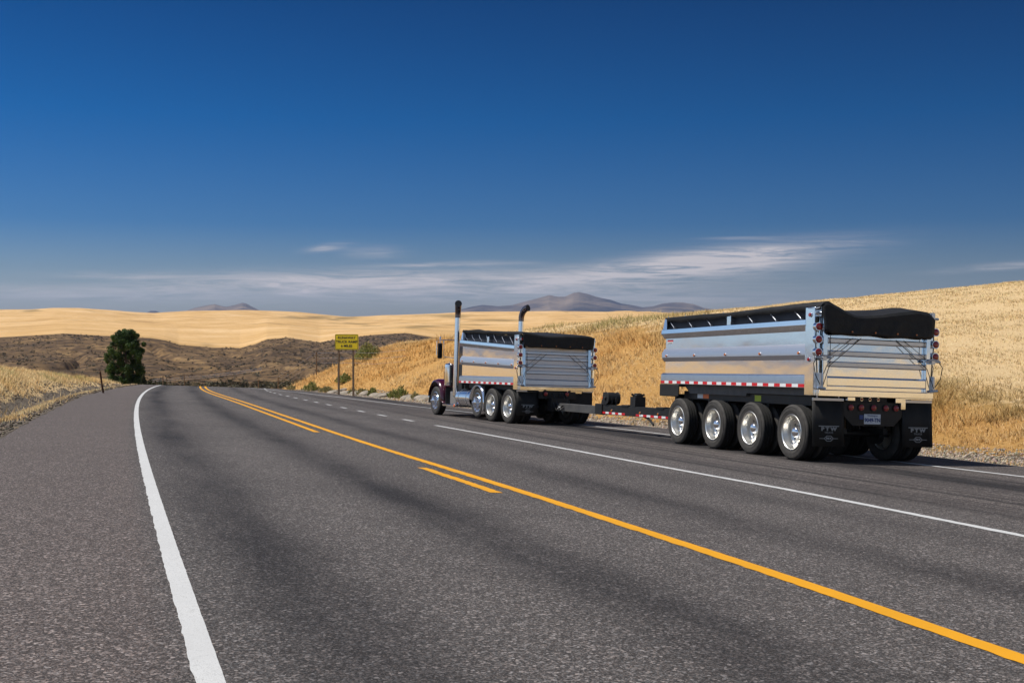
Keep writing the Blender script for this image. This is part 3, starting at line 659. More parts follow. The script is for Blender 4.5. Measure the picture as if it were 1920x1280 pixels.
def plant_mesh(name, X, Y, Z, r, h, n, cs, mat_=None, lw=.05, ll=.16, up=.6):
    """leafy clump: many small leaf faces on a loose dome"""
    a = RNG.uniform(0, 6.283, n); q = RNG.uniform(0, 1, n) ** .6; hh = RNG.uniform(0, 1, n)
    px = np.cos(a) * r * q * (1 - .5 * hh ** 2); py = np.sin(a) * r * q * (1 - .5 * hh ** 2); pz = hh * h * (1 - .45 * q ** 2) * (.75 + .4 * fbm(px * 3 / r, py * 3 / r, 2, int(abs(X) * 7) % 91))
    d = RNG.normal(0, 1, (n, 3)); d[:, 2] = np.abs(d[:, 2]) + up; d /= np.linalg.norm(d, axis=1)[:, None]
    s = np.cross(d, RNG.normal(0, 1, (n, 3))); s /= np.linalg.norm(s, axis=1)[:, None]
    p = np.stack([px, py, pz], -1); L = (ll * RNG.uniform(.6, 1.3, n))[:, None]
    V = np.stack([p - s * lw / 2, p + d * L * .5 + s * lw * .1 - s * lw * .7, p + d * L, p + s * lw / 2 + d * L * .4], 1)
    c = np.array(cs)[RNG.integers(0, len(cs), n)] * RNG.uniform(.7, 1.3, (n, 1)); c = np.repeat(c[:, None], 4, 1)
    o = fast_mesh(name, V.reshape(-1, 3), 4, np.arange(n * 4), mat_ or LEAFM, c.reshape(-1, 3)); o.location = (X, Y, Z); return o
def at_px(px, Y): return (px - 960) / F * Y
def foot_Y(px, off):     # where the column px meets the line off metres outside the right pavement edge
    Ys = np.linspace(20, 110, 900); d = (px - 960) / F * Ys - RE(Ys) - off; return float(Ys[np.argmin(np.abs(d))])
GRN = [(.17, .20, .05), (.26, .29, .08), (.38, .36, .13), (.45, .36, .15)]; OLV = [(.24, .23, .10), (.36, .32, .15), (.46, .36, .17)]
weeds = [(546, 1.7, .5, .55, OLV, 'roadside_weed', 'low olive weed at the road edge, farthest of the row before the sign'),
         (583, 1.9, .95, .95, GRN, 'roadside_weed', 'bushy green weed at the road edge left of the sign posts'),
         (612, 1.8, .8, .5, OLV, 'roadside_weed', 'flat dull weed beside the grey rocks left of the sign'),
         (662, 1.9, .45, .5, OLV, 'roadside_weed', 'small olive weed among the rocks below the sign'),
         (680, 1.9, .5, .65, OLV, 'roadside_weed', 'round olive weed between pale boulders right of the sign'),
         (699, 2.0, .40, .85, GRN, 'roadside_weed', 'tall narrow green weed between two pale boulders'),
         (737, 2.0, .40, .8, GRN, 'roadside_weed', 'upright green weed left of the largest bushy one'),
         (752, 2.1, .6, 1.15, GRN, 'roadside_weed', 'largest bright green weed on the verge near the truck'),
         (779, 2.1, .35, .6, OLV, 'roadside_weed', 'small green weed beside the last boulder before the truck')]
for px, off, r_, h_, cs, nm, lb in weeds:
    Yk = foot_Y(px, off); X_ = at_px(px, Yk); tag(plant_mesh(nm, X_, Yk, float(full_z(X_, Yk)) - .02, r_ * .8, h_ * .72, int(300 * (r_ + .3)), cs, lw=.07, ll=.26, up=1.2), lb, 'weed', 'green weeds along the verge')
def bush_at(px, py, Yk, r_, h_, cs, nm, lb, cat, grp=None, n=1400, lw=.09, ll=.2):
    X_ = at_px(px, Yk); z_ = float(full_z(X_, Yk)); tag(plant_mesh(nm, X_, Yk, z_ - .05, r_, h_, n, cs, lw=lw, ll=ll), lb, cat, grp)
bush_at(690, 672, 96, 1.35, 1.5, GRN, 'shrub', 'rounded green shrub on the bank top right of the yellow sign', 'shrub', 'shrubs on the bank', 1800)
bush_at(703, 668, 99, .8, 1.0, OLV, 'shrub', 'smaller dull shrub touching the round one on the bank top', 'shrub', 'shrubs on the bank', 700)
bush_at(646, 684, 86, .75, .8, GRN, 'shrub', 'low green shrub seen between the two sign posts', 'shrub', 'shrubs on the bank', 800)

# boulders at the foot of the bank
def boulder(px, off, sx, sy, sz, lb, seed):
    Yk = foot_Y(px, off); X_ = at_px(px, Yk); rr_ = random.Random(seed)
    import bmesh
    bm = bmesh.new(); bmesh.ops.create_icosphere(bm, subdivisions=3, radius=1)
    for v in bm.verts:
        p = v.co; n_ = float(fbm(np.array(p.x * 1.3 + seed), np.array(p.y * 1.3 + p.z * 1.7), 4, seed)); f = 1 + .33 * n_
        q = p * f; q.z = max(q.z, -.35)
        q.x = math.copysign(abs(q.x) ** .8, q.x); q.y = math.copysign(abs(q.y) ** .8, q.y)
        v.co = (q.x * sx, q.y * sy, q.z * sz * .62)
    me = bpy.data.meshes.new('boulder'); bm.to_mesh(me); bm.free(); me.materials.append(ROCK)
    o = bpy.data.objects.new('boulder', me); COL.objects.link(o)
    o.location = (X_, Yk, float(full_z(X_, Yk)) - sz * .08); o.rotation_euler = (rr_.uniform(-.12, .12), rr_.uniform(-.12, .12), rr_.uniform(0, 3))
    tag(o, lb, 'boulder', 'pale boulders at the foot of the bank')
for i, a_ in enumerate([(628, 1.9, .75, .5, .38, 'flat grey boulder directly left of the near sign post'), (640, 2.5, .55, .45, .40, 'pale rock behind the near sign post foot'),
                        (652, 2.0, .6, .5, .42, 'rough grey boulder between the feet of the sign posts'), (671, 2.2, .75, .55, .38, 'low pale boulder just right of the sign'),
                        (689, 2.1, .7, .5, .44, 'pale boulder left of the tall narrow weed'), (711, 2.1, .8, .6, .5, 'wide sloping boulder right of the tall narrow weed'),
                        (725, 2.2, .75, .55, .46, 'pale boulder beside the wide sloping one'), (764, 2.2, .7, .5, .5, 'boulder right of the largest green weed'),
                        (781, 2.2, .7, .5, .42, 'tan boulder nearest the front wheel of the truck'), (796, 2.4, .9, .6, .5, 'tan boulder half hidden behind the front fender')]):
    boulder(*a_, 3 + i)

# sagebrush on the canyon side (cannot be counted)
def sage():
    n = 9000; t = RNG.uniform(-.56, .0, n); u = RNG.uniform(0, 1, n); r = 296 + 398 * u ** 1.0
    a_ = np.arctan(t); pxx = 960 + F * t
    cl_ = fbm(r * np.sin(a_) * .02, r * .02, 3, 12)
    hot = .22 + .9 * np.exp(-((pxx - 700) / 190) ** 2) + .9 * (r < 345) * (pxx > 240) * (fbm(r * np.sin(a_) * .05, r * .05, 3, 15) > .12) + 1.0 * np.exp(-((pxx - 130) / 70) ** 2) * ((r < 335) | (r > 655)) + .7 * np.clip(cl_, 0, 1)
    keep = RNG.uniform(0, 1, n) < hot; a_, r, pxx = a_[keep], r[keep], pxx[keep]; n = len(r)
    s = RNG.uniform(.28, .75, n) * RNG.uniform(.7, 1.3, n) * np.where((r < 350) & (pxx > 260), 2.0, 1.0)
    q = 22
    zc = np.array([hill_z(a, b) for a, b in zip(a_, r)])
    cx = np.repeat(r * np.sin(a_), q); cy = np.repeat(r * np.cos(a_), q); cz = np.repeat(zc, q); ss = np.repeat(s, q); N = n * q
    d = RNG.normal(0, 1, (N, 3)); d /= np.linalg.norm(d, axis=1)[:, None]; rad = RNG.uniform(.35, 1, N)
    p = np.stack([cx + d[:, 0] * ss * rad * 1.25, cy + d[:, 1] * ss * rad * 1.25, cz + np.abs(d[:, 2]) * ss * rad * .95], -1)
    w = RNG.normal(0, 1, (N, 3, 3)) * (ss * .30)[:, None, None]
    V = p[:, None] + w
    cc = np.array([(.095, .080, .050), (.14, .12, .078), (.065, .058, .035), (.18, .15, .10), (.12, .085, .055)])[RNG.integers(0, 5, n)]
    low = (r < 350) & (pxx > 260); cc[low] = cc[low] * np.array([.8, .8, .62])
    c = np.repeat(np.repeat(cc, q, 0)[:, None] * RNG.uniform(.7, 1.35, (N, 1, 1)), 3, 1)
    tag(fast_mesh('sagebrush', V.reshape(-1, 3), 3, np.arange(N * 3), LEAFM, c.reshape(-1, 3)), kind='stuff')
sage()

# the tree beyond the crest
def tree(X, Y, Z, H, Wd):
    root = empty('tree', loc=(X, Y, Z)); tag(root, 'dense dark green tree standing alone beyond the left field', 'tree')
    t = MB(); t.tube([(0, 0, -.3), (.05, 0, .8), (-.05, .05, 1.8), (.05, 0, 3.4), (0, 0, H * .72)], [.26, .2, .16, .10, .03], 10)
    for k in range(16):
        a = k * 2.4; z0 = .5 + k * .26; L = Wd * .5 * random.uniform(.5, .85)
        t.tube([(0, 0, z0), (math.cos(a) * L * .5, math.sin(a) * L * .5, z0 + .5), (math.cos(a) * L, math.sin(a) * L, z0 + 1.1)], [.07, .045, .015], 6)
    t.build('trunk', BARK, root)
    pr = lambda z: np.interp(z, [0, .07, .16, .3, .45, .6, .72, .84, .93, 1.0], [.62, .84, .92, .90, .98, .98, .96, .86, .74, .45])
    cl = []
    for i in range(185):
        z = random.uniform(.02, .97); a = random.uniform(0, 6.283); q = math.sqrt(random.uniform(.12, 1)); w_ = Wd * .5 * float(pr(z)) * (1 + .22 * math.sin(a * 3 + z * 9) * math.sin(z * 17 + a))
        dx = .16 if z > .7 else 0.0
        if z > .7 and q > .75 and random.random() < .4: continue
        cl.append((math.cos(a) * w_ * q * .93 + dx * (z - .7) * 2 + (.08 if z > .8 else 0), math.sin(a) * w_ * q * .93, z * H * .97, random.uniform(.24, .52)))
    cl += [(-1.35, 0, H * .80, .26), (-1.2, .2, H * .83, .22), (-.55, -.2, H * .975, .3), (1.0, -.2, H * .96, .3), (.75, -.2, H * .985, .3), (.1, 0, H * .985, .32), (.4, .2, H * .99, .3), (-.2, .2, H * 1.0, .26), (1.5, 0, H * .72, .26), (1.85, 0, H * .70, .2), (1.75, .1, H * .15, .3), (-1.9, 0, H * .52, .22), (1.7, 0, H * .37, .25), (-1.0, -.3, H * .85, .25)]
    cl += [(.2 + random.uniform(-.9, .9), random.uniform(-.7, .7), H * random.uniform(.72, .95), .42) for _ in range(26)]
    cl = np.array(cl); n = 62000; ci = RNG.integers(0, len(cl), n); d = RNG.normal(0, 1, (n, 3)); d /= np.linalg.norm(d, axis=1)[:, None]
    rad = RNG.uniform(0, 1, n) ** .4 * cl[ci, 3]; p = cl[ci, :3] + d * rad[:, None]
    u = RNG.normal(0, 1, (n, 3)); u /= np.linalg.norm(u, axis=1)[:, None]; v = np.cross(u, d); v /= np.linalg.norm(v, axis=1)[:, None] + 1e-9
    L = RNG.uniform(.05, .095, n)[:, None]
    V = np.stack([p - u * L, p - v * L * .6, p + u * L, p + v * L * .6], 1)
    cs = np.array([(.032, .062, .012), (.052, .096, .016), (.080, .135, .024), (.022, .042, .010)]); base_c = cs[RNG.integers(0, 4, len(cl))][ci] * .6 + cs[RNG.integers(0, 4, n)] * .4
    c = np.repeat((base_c * RNG.uniform(.7, 1.35, (n, 1)))[:, None], 4, 1)
    o = fast_mesh('crown', V.reshape(-1, 3), 4, np.arange(n * 4), LEAFM, c.reshape(-1, 3)); o.parent = root
tree(at_px(235, 118), 118, -7.9, 6.75, 4.2)
bsh = [(285, 707, 122, 1.3, 1.6, 'dark rounded bush at the foot of the tree'), (306, 709, 128, 1.6, 1.5, 'wide dark bush just right of the tree'), (268, 711, 112, .9, .9, 'low bush half hidden by the field edge'),
       ]
for px, py, Yk, r_, h_, lb in bsh:
    z_ = float(full_z(at_px(px, Yk), Yk)) - .1; h_ = h_ * .45 + (600 - py) / F * Yk - z_
    o = plant_mesh('bush', at_px(px, Yk), Yk, z_, r_, h_, 1500, [(.035, .045, .018), (.07, .075, .035), (.025, .03, .012)], lw=.14, ll=.22); tag(o, lb, 'bush', 'bushes by the tree')

# ------------------------------------------------------------------ vehicle kit (local: x right, y forward, z up from the road)
def road_frame(X, Y, heading):
    """heading: radians to the left of +Y"""
    n = Vector((.0307, .0526, 1)).normalized(); f = Vector((-math.sin(heading), math.cos(heading), 0)); f = (f - n * f.dot(n)).normalized(); r = f.cross(n)
    M = Matrix((r, f, n)).transposed().to_4x4(); M.translation = Vector((X, Y, float(base(X, Y)) + .004)); return M
def tyre_mesh(r=.515, w=.27, rin=.325):
    h = w / 2; t = MB()
    prof = [(-h * .80, rin - .02), (-h * .90, rin + .005), (-h * .99, rin + .05), (-h * 1.02, r * .80), (-h, r * .88), (-h * .93, r * .955), (-h * .80, r * .990), (-h * .72, r)]
    for gx in (-.45, 0, .45): prof += [(h * (gx - .09), r + .0), (h * (gx - .07), r - .014), (h * (gx + .07), r - .014), (h * (gx + .09), r)]
    prof += [(h * .72, r), (h * .80, r * .99), (h * .93, r * .955), (h, r * .88), (h * 1.02, r * .80), (h * .99, rin + .05), (h * .9, rin + .005), (h * .8, rin - .02)]
    vs = len(prof); t.lathe_x(prof, 56)
    nq = (len(prof) - 1)
    for i in range(len(t.f)):
        q = i % nq
        if 7 <= q <= vs - 9: t.m[i] = 1
    return t
def ring(t, x0, r, w=.006, n=56):
    t.lathe_x([(x0, r - w), (x0 - .004, r - w * .4), (x0 - .004, r + w * .4), (x0, r + w)], n)
def dual_wheel(parent, loc, side):
    """deep-dished outer wheel: outward is local -x, turned round for the right side"""
    w = empty('wheel', parent, loc, (0, 0, 0 if side < 0 else math.pi))
    t = tyre_mesh(); ring(t, -.1365, .47, .004); ring(t, -.137, .40, .003); t.build('tyre', [TYRE, TREAD], w)
    t = MB(); t.lathe_x([(-.118, .332), (-.130, .334), (-.136, .326), (-.130, .316), (-.112, .309), (-.060, .300), (-.035, .288), (-.01, .284), (.045, .283), (.066, .262), (.072, .225), (.060, .175), (.060, .13)], 56)
    for i in range(10):
        a = i * .628; t.cyl((.069, math.cos(a) * .215, math.sin(a) * .215), (.064, math.cos(a) * .215, math.sin(a) * .215), .026, n=12, m=1)
    for i in range(10):
        a = i * .628 + .3; c, s = math.cos(a) * .150, math.sin(a) * .150; t.cyl((.062, c, s), (.020, c, s), .017, .012, 6)
    t.build('rim', [RIM, BLACK], w, ang=40)
    t = MB(); t.lathe_x([(.06, .118), (-.02, .112), (-.045, .102), (-.075, .084), (-.092, .055), (-.099, .02), (-.10, .001)], 28)
    t.cyl((.03, .05, -.175), (-.06, .08, -.235), .012, n=8); t.cyl((.06, .12, -.02), (-.005, .13, -.02), .028, n=8); t.build('hub_cap', CHR, w)
    return w
def inner_wheel(parent, loc, side):
    w = empty('wheel', parent, loc, (0, 0, 0 if side < 0 else math.pi)); tyre_mesh().build('tyre', [TYRE, TREAD], w)
    t = MB(); t.lathe_x([(-.118, .332), (-.132, .33), (-.12, .31), (-.02, .29), (.10, .29), (.12, .33)], 40); t.cyl((-.04, 0, 0), (-.02, 0, 0), .285, n=40); t.build('rim', RIM, w); return w
def steer_wheel(parent, loc, side, r=.50):
    w = empty('wheel', parent, loc, (0, 0, 0 if side < 0 else math.pi)); t = tyre_mesh(r, .27, .31); ring(t, -.137, .42, .004); t.build('tyre', [TYRE, TREAD], w)
    t = MB(); t.lathe_x([(-.11, .318), (-.128, .318), (-.132, .305), (-.10, .290), (-.055, .278), (-.05, .262), (-.10, .235), (-.135, .205), (-.140, .10)], 48)
    for i in range(10):
        a = i * .628; t.cyl((-.118, math.cos(a) * .235, math.sin(a) * .235), (-.124, math.cos(a) * .235, math.sin(a) * .235), .024, n=12, m=1)
    t.build('rim', [CHR, BLACK], w, ang=40)
    t = MB()
    for i in range(10):
        a = i * .628 + .3; c, s = math.cos(a) * .165, math.sin(a) * .165; t.cyl((-.138, c, s), (-.175, c, s), .022, .020, 8); t.cyl((-.175, c, s), (-.235, c, s), .020, .004, 8)
    t.lathe_x([(-.138, .125), (-.20, .115), (-.23, .10), (-.25, .05), (-.31, .012), (-.315, .001)], 24); t.build('hub_cap', CHR, w); return w

def round_light(parent, p, d, r=.062, lm=None, housing=True, depth=.05):
    """round lamp at p facing unit direction d"""
    p = Vector(p); d = Vector(d).normalized(); t = MB()
    t.cyl(p, p + d * depth, r, r, 24); t.cyl(p + d * depth, p + d * (depth + .012), r * .98, r * .7, 24); o = None
    ln = MB(); ln.cyl(p + d * (depth * .6), p + d * (depth + .006), r * .84, n=24); ln.cyl(p + d * (depth + .006), p + d * (depth + .018), r * .84, r * .5, 24)
    hb = MB(); a = d.orthogonal().normalized(); b = d.cross(a); n = 24
    def rg(rad, q): return [p + d * q + (a * math.cos(2 * math.pi * i / n) + b * math.sin(2 * math.pi * i / n)) * rad for i in range(n)]
    hb.loft(rg(r, 0), rg(r, depth), caps=False); hb.loft(rg(r, depth), rg(r * .84, depth), caps=False); hb.loft(rg(r * .84, depth), rg(r * .84, depth * .5), caps=False)
    o = ln.build('lamp_lens', lm or RLENS, None)
    h = hb.build('tail_light', CHR if housing else BLACK, parent); o.parent = h
    return h
def marker(parent, p, d=(-1, 0, 0), r=.026, m=None):
    t = MB(); p = Vector(p); d = Vector(d); t.cyl(p, p + d * .012, r * 1.25, n=16, m=1); t.cyl(p + d * .012, p + d * .028, r, r * .8, 16); return t.build('marker_light', [m or ALENS, CHR], parent)

def text_part(name, body, size, loc, rot, parent, m, ext=.0015, align='CENTER', sx=1.0, off=0.0):
    cu = bpy.data.curves.new(name, 'FONT'); cu.body = body; cu.size = size; cu.extrude = ext; cu.align_x = align; cu.align_y = 'CENTER'; cu.offset = off
    cu.resolution_u = 3
    tmp = bpy.data.objects.new('tmp', cu); COL.objects.link(tmp); bpy.context.view_layer.update()
    me = bpy.data.meshes.new_from_object(tmp.evaluated_get(bpy.context.evaluated_depsgraph_get())); bpy.data.objects.remove(tmp)
    me.materials.clear(); me.materials.append(m); me.name = name
    for v in me.vertices: v.co.x *= sx
    o = bpy.data.objects.new(name, me); COL.objects.link(o); o.parent = parent; o.location = loc; o.rotation_euler = rot; return o

def tape(parent, y0, y1, x, z0, z1f, side, seg=.28, z1=None, h=.06):
    t = MB(); n = max(2, round((y1 - y0) / seg)); 
    for i in range(n):
        a = y0 + (y1 - y0) * i / n; b = y0 + (y1 - y0) * (i + 1) / n
        za = z0 + (z1f - z0) * i / n; zb = z0 + (z1f - z0) * (i + 1) / n
        xs = sorted((x, x + side * .003))
        t.loft([(xs[0], a, za), (xs[1], a, za), (xs[1], a, za + h), (xs[0], a, za + h)], [(xs[0], b, zb), (xs[1], b, zb), (xs[1], b, zb + h), (xs[0], b, zb + h)], m=i % 2)
    return t.build('reflective_tape', [TRED, TWHT], parent)

def dump_bed(root, L, zb, zt0, zt1, zp, ribs, nmark, gate=None, fr=.06):
    """zb bottom of the bed; zt0/zt1 top rail at rear/front; zp top of the corner posts"""
    zm0, zm1 = zb + (zt0 - zb) * .52, zb + (zt1 - zb) * .52
    for s in (-1, 1):
        X = lambda a: s * a
        t = MB(); sl = []
        nseg = 10
        for i in range(nseg + 1):                                   # the hand-beaten sheet bows a little
            yy = .2 + (L - .25) * i / nseg; sl.append((yy, .006 * math.sin(i * 1.7)))
        A = [(X(1.20), .2, zb + .12), (X(1.235), .2, zb + .12), (X(1.235), .2, zt0 - .02), (X(1.20), .2, zt0 - .02)]
        B = [(X(1.20), L - .05, zb + .12), (X(1.235), L - .05, zb + .12), (X(1.235), L - .05, zt1 - .02), (X(1.20), L - .05, zt1 - .02)]
        t.loft(A, B); t.build('side_panel', ALU, root)
        t = MB(); t.loft([(X(1.20), .27, zb), (X(1.295), .27, zb), (X(1.295), .27, zb + .10), (X(1.285), .27, zb + .22), (X(1.236), .27, zb + .25), (X(1.20), .27, zb + .25)],
                         [(X(1.20), L + .06, zb), (X(1.295), L + .06, zb), (X(1.295), L + .06, zb + .10), (X(1.285), L + .06, zb + .22), (X(1.236), L + .06, zb + .25), (X(1.20), L + .06, zb + .25)])
        t.build('bottom_rail', ALU2, root, .006)
        t = MB()
        def rp(z, up, dn, xo): return [(X(1.236), z + up), (X(xo), z + up * .35), (X(xo), z - dn * .35), (X(1.236), z - dn)]
        t.loft([(x, .27, z) for x, z in rp(zm0, .16, .14, 1.30)], [(x, L + .02, z) for x, z in rp(zm1, .16, .14, 1.30)]); t.build('middle_rail', RAIL, root, .004)
        t = MB()
        def tp(z): return [(X(1.17), z), (X(1.315), z), (X(1.325), z - .10), (X(1.237), z - .21), (X(1.17), z - .21)]
        t.loft([(x, .27, z) for x, z in tp(zt0)], [(x, L + .03, z) for x, z in tp(zt1)]); t.build('top_rail', ALU, root, .005)
        # corner post at the rear, front upright, middle stub
        t = MB(); t.box(*sorted((X(1.16), X(1.312))), -.012, .285, zb - .13, zp); t.build('corner_post', ALU, root, .008)
        t = MB(); t.loft([(X(1.13), L - .20, zt1), (X(1.30), L - .20, zt1), (X(1.30), L, zt1), (X(1.13), L, zt1)], [(X(1.13), L - .06, zp + fr), (X(1.24), L - .06, zp + fr), (X(1.24), L + .02, zp + fr), (X(1.13), L + .02, zp + fr)]); t.build('front_upright', ALU, root, .006)
        t = MB(); t.box(*sorted((X(1.16), X(1.27))), L * .50, L * .50 + .16, (zt0 + zt1) / 2 + .001, (zt0 + zt1) / 2 + .19); t.build('tarp_stop', ALU, root, .006)
        t = MB(); t.loft([(X(1.13), .25, zt0 - .02), (X(1.16), .25, zt0 - .02), (X(1.16), .25, zp - .03), (X(1.13), .25, zp - .03)], [(X(1.13), L - .1, zt1 - .02), (X(1.16), L - .1, zt1 - .02), (X(1.16), L - .1, zp + fr), (X(1.13), L - .1, zp + fr)]); t.build('side_board', MESH, root)
        for k in range(7):
            t = MB()
            y_ = .55 + (L - 1.0) * k / 6.0
            f = y_ / L; zt_ = zt0 * (1 - f) + zt1 * f
            t.tube([(X(1.185), y_ + .42, zp + .04 + fr * f), (X(1.225), y_ + .2, (zt_ + zp) / 2 + .05), (X(1.22), y_, zt_ + .02)], .010, 6); t.cyl((X(1.19), y_, zt_ + .03), (X(1.24), y_, zt_ + .03), .018, n=8); t.build('tarp_strap', ALU2, root)
        tape(root, .30, L + .05, X(1.297), zb + .012, zb + .012, s, seg=.205)
        for k in range(nmark):
            f = (k + .12) / (nmark - 1 + .2); marker(root, (X(1.30), .33 + f * (L - .45), zm0 * (1 - f) + zm1 * f - .01), (s, 0, 0))
        marker(root, (X(1.314), .14, zb + .52), (s, 0, 0), .032, RLENS); marker(root, (X(1.314), .12, zp - .14), (s, 0, 0), .038, RLENS)
        for q in (.36, .59, .82):
            zc = zp - q * (zp - zb) / 1.475
            round_light(root, (X(1.272), -.012, zc), (0, -1, 0), .078, depth=.09)
        round_light(root, (X(1.20), -.012, zp - .13), (0, -1, 0), .045, depth=.04)
    t = MB(); t.box(-1.20, 1.20, L - .05, L - .02, zb + .1, zt1 - .02); t.build('front_wall', ALU2, root)
    t = MB(); t.box(-1.19, 1.19, .05, L - .06, zb + .06, zb + .12); t.build('bed_floor', ALU2, root)
    t = MB(); t.box(-1.19, 1.19, .06, L - .06, zb + .13, zt0 - .25); t.build('load', GREYST, root)
    # tailgate
    g = MB(); g.box(-1.15, 1.15, -.02, .015, zb - .02, zp - .28); tg = g.build('tailgate', gate or ALU, root, .003)
    zr = [zb + (zp - zb) * q for q in ribs]
    for i, z in enumerate(zr):
        t = MB(); hh = .045 if i else .085
        t.prism_x([(-.021, z - hh - .02), (-.085, z - hh), (-.085, z + hh * .6), (-.021, z + hh)], -1.07, 1.07); t.build('rib', ALU2 if i or gate else ALU, tg, .004)
    for s in (-1, 1):
        t = MB(); t.box(*sorted((s * 1.075, s * 1.165)), -.088, -.021, zb - .02, zp - .04); t.build('gate_channel', ALU, tg, .005)
    t = MB(); t.box(-1.26, 1.22, -.10, -.013, zb - .135, zb - .025); t.build('bottom_beam', ALU, root, .006)
    # latches, hinges, cables
    for s in (-1, 1):
        t = MB()
        for z in (zb + (zp - zb) * .38,):
            t.cyl((s * 1.02, -.12, z), (s * 1.36, -.12, z), .022, n=10); t.cyl((s * 1.06, -.16, z + .03), (s * 1.30, -.16, z + .03), .014, n=8); t.box(*sorted((s * 1.14, s * 1.22)), -.16, -.09, z - .05, z + .05)
        t.build('latch_bar', ALU2, tg, .003); t = MB(); z = zb + .08; t.box(*sorted((s * 1.17, s * 1.25)), -.12, -.014, z - .09, z + .20, ); t.cyl((s * 1.14, -.13, z - .08), (s * 1.30, -.13, z - .06), .024, n=10); t.cyl((s * 1.2, -.13, z - .1), (s * 1.2, -.13, z + .2), .016, n=8)
        t.build('latch', ALU2, tg, .003)
        t = MB(); z = zp - .05; t.cyl((s * 1.00, -.07, z - .06), (s * 1.34, -.07, z - .06), .026, n=10); t.box(*sorted((s * 1.17, s * 1.24)), -.11, -.014, z - .12, z + .05); t.tube([(s * 1.10, -.05, z - .02), (s * 1.2, -.09, z + .05), (s * 1.3, -.03, z + .02), (s * 1.31, .2, z + .04)], .012, 6); t.build('hinge', ALU2, tg, .003)
        t = MB(); za = zb + (zp - zb) * .62
        t.tube([(s * .38, -.10, za + .02), (s * 1.06, -.13, zb + .42), (s * 1.20, -.15, zb + .06)], .007, 6)
        t.build('cable', CABLE, tg); t = MB(); t.tube([(s * .55, -.10, za + .02), (s * 1.04, -.12, zb + .60)], .005, 6); t.build('cable', CABLE, tg); t = MB(); t.tube([(s * 1.03, -.10, za + .05), (s * 1.03, -.10, zb + .45)], .006, 6)
        t.build('cable', CABLE, tg); t = MB(); t.tube([(s * 1.22, -.06, zp - .1), (s * 1.235, -.09, zb + .9), (s * 1.21, -.05, zb + .2)], .011, 6)
        t.build('cable', CABLE, tg); t = MB(); t.tube([(s * 1.31, -.12, zb + .58), (s * 1.40, -.14, zb + .45), (s * 1.36, -.14, zb + .25), (s * 1.25, -.12, zb + .08)], .008, 6); t.build('cable', CABLE, tg)
    return tg

def tarp_mesh(root, L, zp, zskirt, rise_front=.04, bumpy=1.0):
    nx, ny = 33, 41; xs = np.linspace(-1.24, 1.22, nx); ys = np.linspace(-.10, L - .02, ny); V = []
    for j, y_ in enumerate(ys):
        for i, x_ in enumerate(xs):
            f = y_ / L
            pz = float(np.interp(x_, [-1.24, -1.13, -.95, -.72, -.45, .05, .82, 1.08, 1.17, 1.24], [.03, .125, .075, .01, -.035, .0, .125, .10, .05, -.02]))
            fade = 1.0 if x_ > -.9 else math.exp(-(f / .5) ** 2)
            lip = -.10 * max(0.0, 1 - (y_ + .1) / .55) * max(0.0, min(1.0, (x_ + 1.10) / .55))
            z = zp + .06 * (1 - bumpy) + rise_front * f + pz * bumpy * (fade if x_ < -.9 else 1 - .25 * math.sin(f * 9)) + lip * bumpy + .014 * float(fbm(np.array(x_ * 4), np.array(y_ * 3), 4, 5))
            V.append((x_, y_, z))
    top0 = len(V); fs = [(j * nx + i, j * nx + i + 1, (j + 1) * nx + i + 1, (j + 1) * nx + i) for j in range(ny - 1) for i in range(nx - 1)]
    ns = 9                                                                # hanging rear skirt
    for k in range(1, ns + 1):
        for i, x_ in enumerate(xs):
            x0, y0, z0 = V[i]; g = k / ns
            zb_ = zskirt + .014 * math.sin(x_ * 3.1 + 1) + .008 * math.cos(x_ * 9) - .035 * math.exp(-((x_ - .3) / .5) ** 2) + (.05 if abs(x_) > 1.15 else 0)
            xx = x_ * (1 - .035 * g); V.append((xx, -.135 - .03 * g + .010 * math.sin(x_ * 9 + g * 3) * g + .006 * math.sin(x_ * 23 + g * 5) * g, z0 * (1 - g) + zb_ * g))
    for k in range(ns):
        for i in range(nx - 1):
            a = (top0 + (k - 1) * nx + i) if k else i; b = top0 + k * nx + i; fs.append((a, b, b + 1, a + 1))
    for col_, sx_ in ((0, -1), (nx - 1, 1)):                              # side hems
        h0 = len(V)
        for j in range(ny):
            x0, y0, z0 = V[j * nx + col_]; V.append((x0 + sx_ * .012, y0, z0 - .085 - .012 * math.sin(y0 * 5)))
        fs += [(j * nx + col_, h0 + j, h0 + j + 1, (j + 1) * nx + col_) for j in range(ny - 1)]
    me = bpy.data.meshes.new('tarp'); me.from_pydata(V, [], fs); me.materials.append(TARP); me.polygons.foreach_set('use_smooth', [True] * len(fs)); me.set_sharp_from_angle(angle=R(28))
    o = bpy.data.objects.new('tarp', me); COL.objects.link(o); o.parent = root
    so_ = o.modifiers.new('thick', 'SOLIDIFY'); so_.thickness = .012; so_.offset = 0
    for x_ in (-.62, -.12, .36, .78):
        t = MB(); t.cyl((x_, -.168, zskirt + .05), (x_, -.185, zskirt + .05), .016, n=10); t.build('grommet', ALENS, o)
    for x_ in (-1.22, 1.22):
        t = MB(); t.tube([(x_, -.09, zp - .02), (x_ * .995, L * .3, zp + .0), (x_ * .995, L * .7, zp + rise_front), (x_, L, zp + rise_front)], .03, 10); t.build('tarp_roller', TARP, o)
    return o

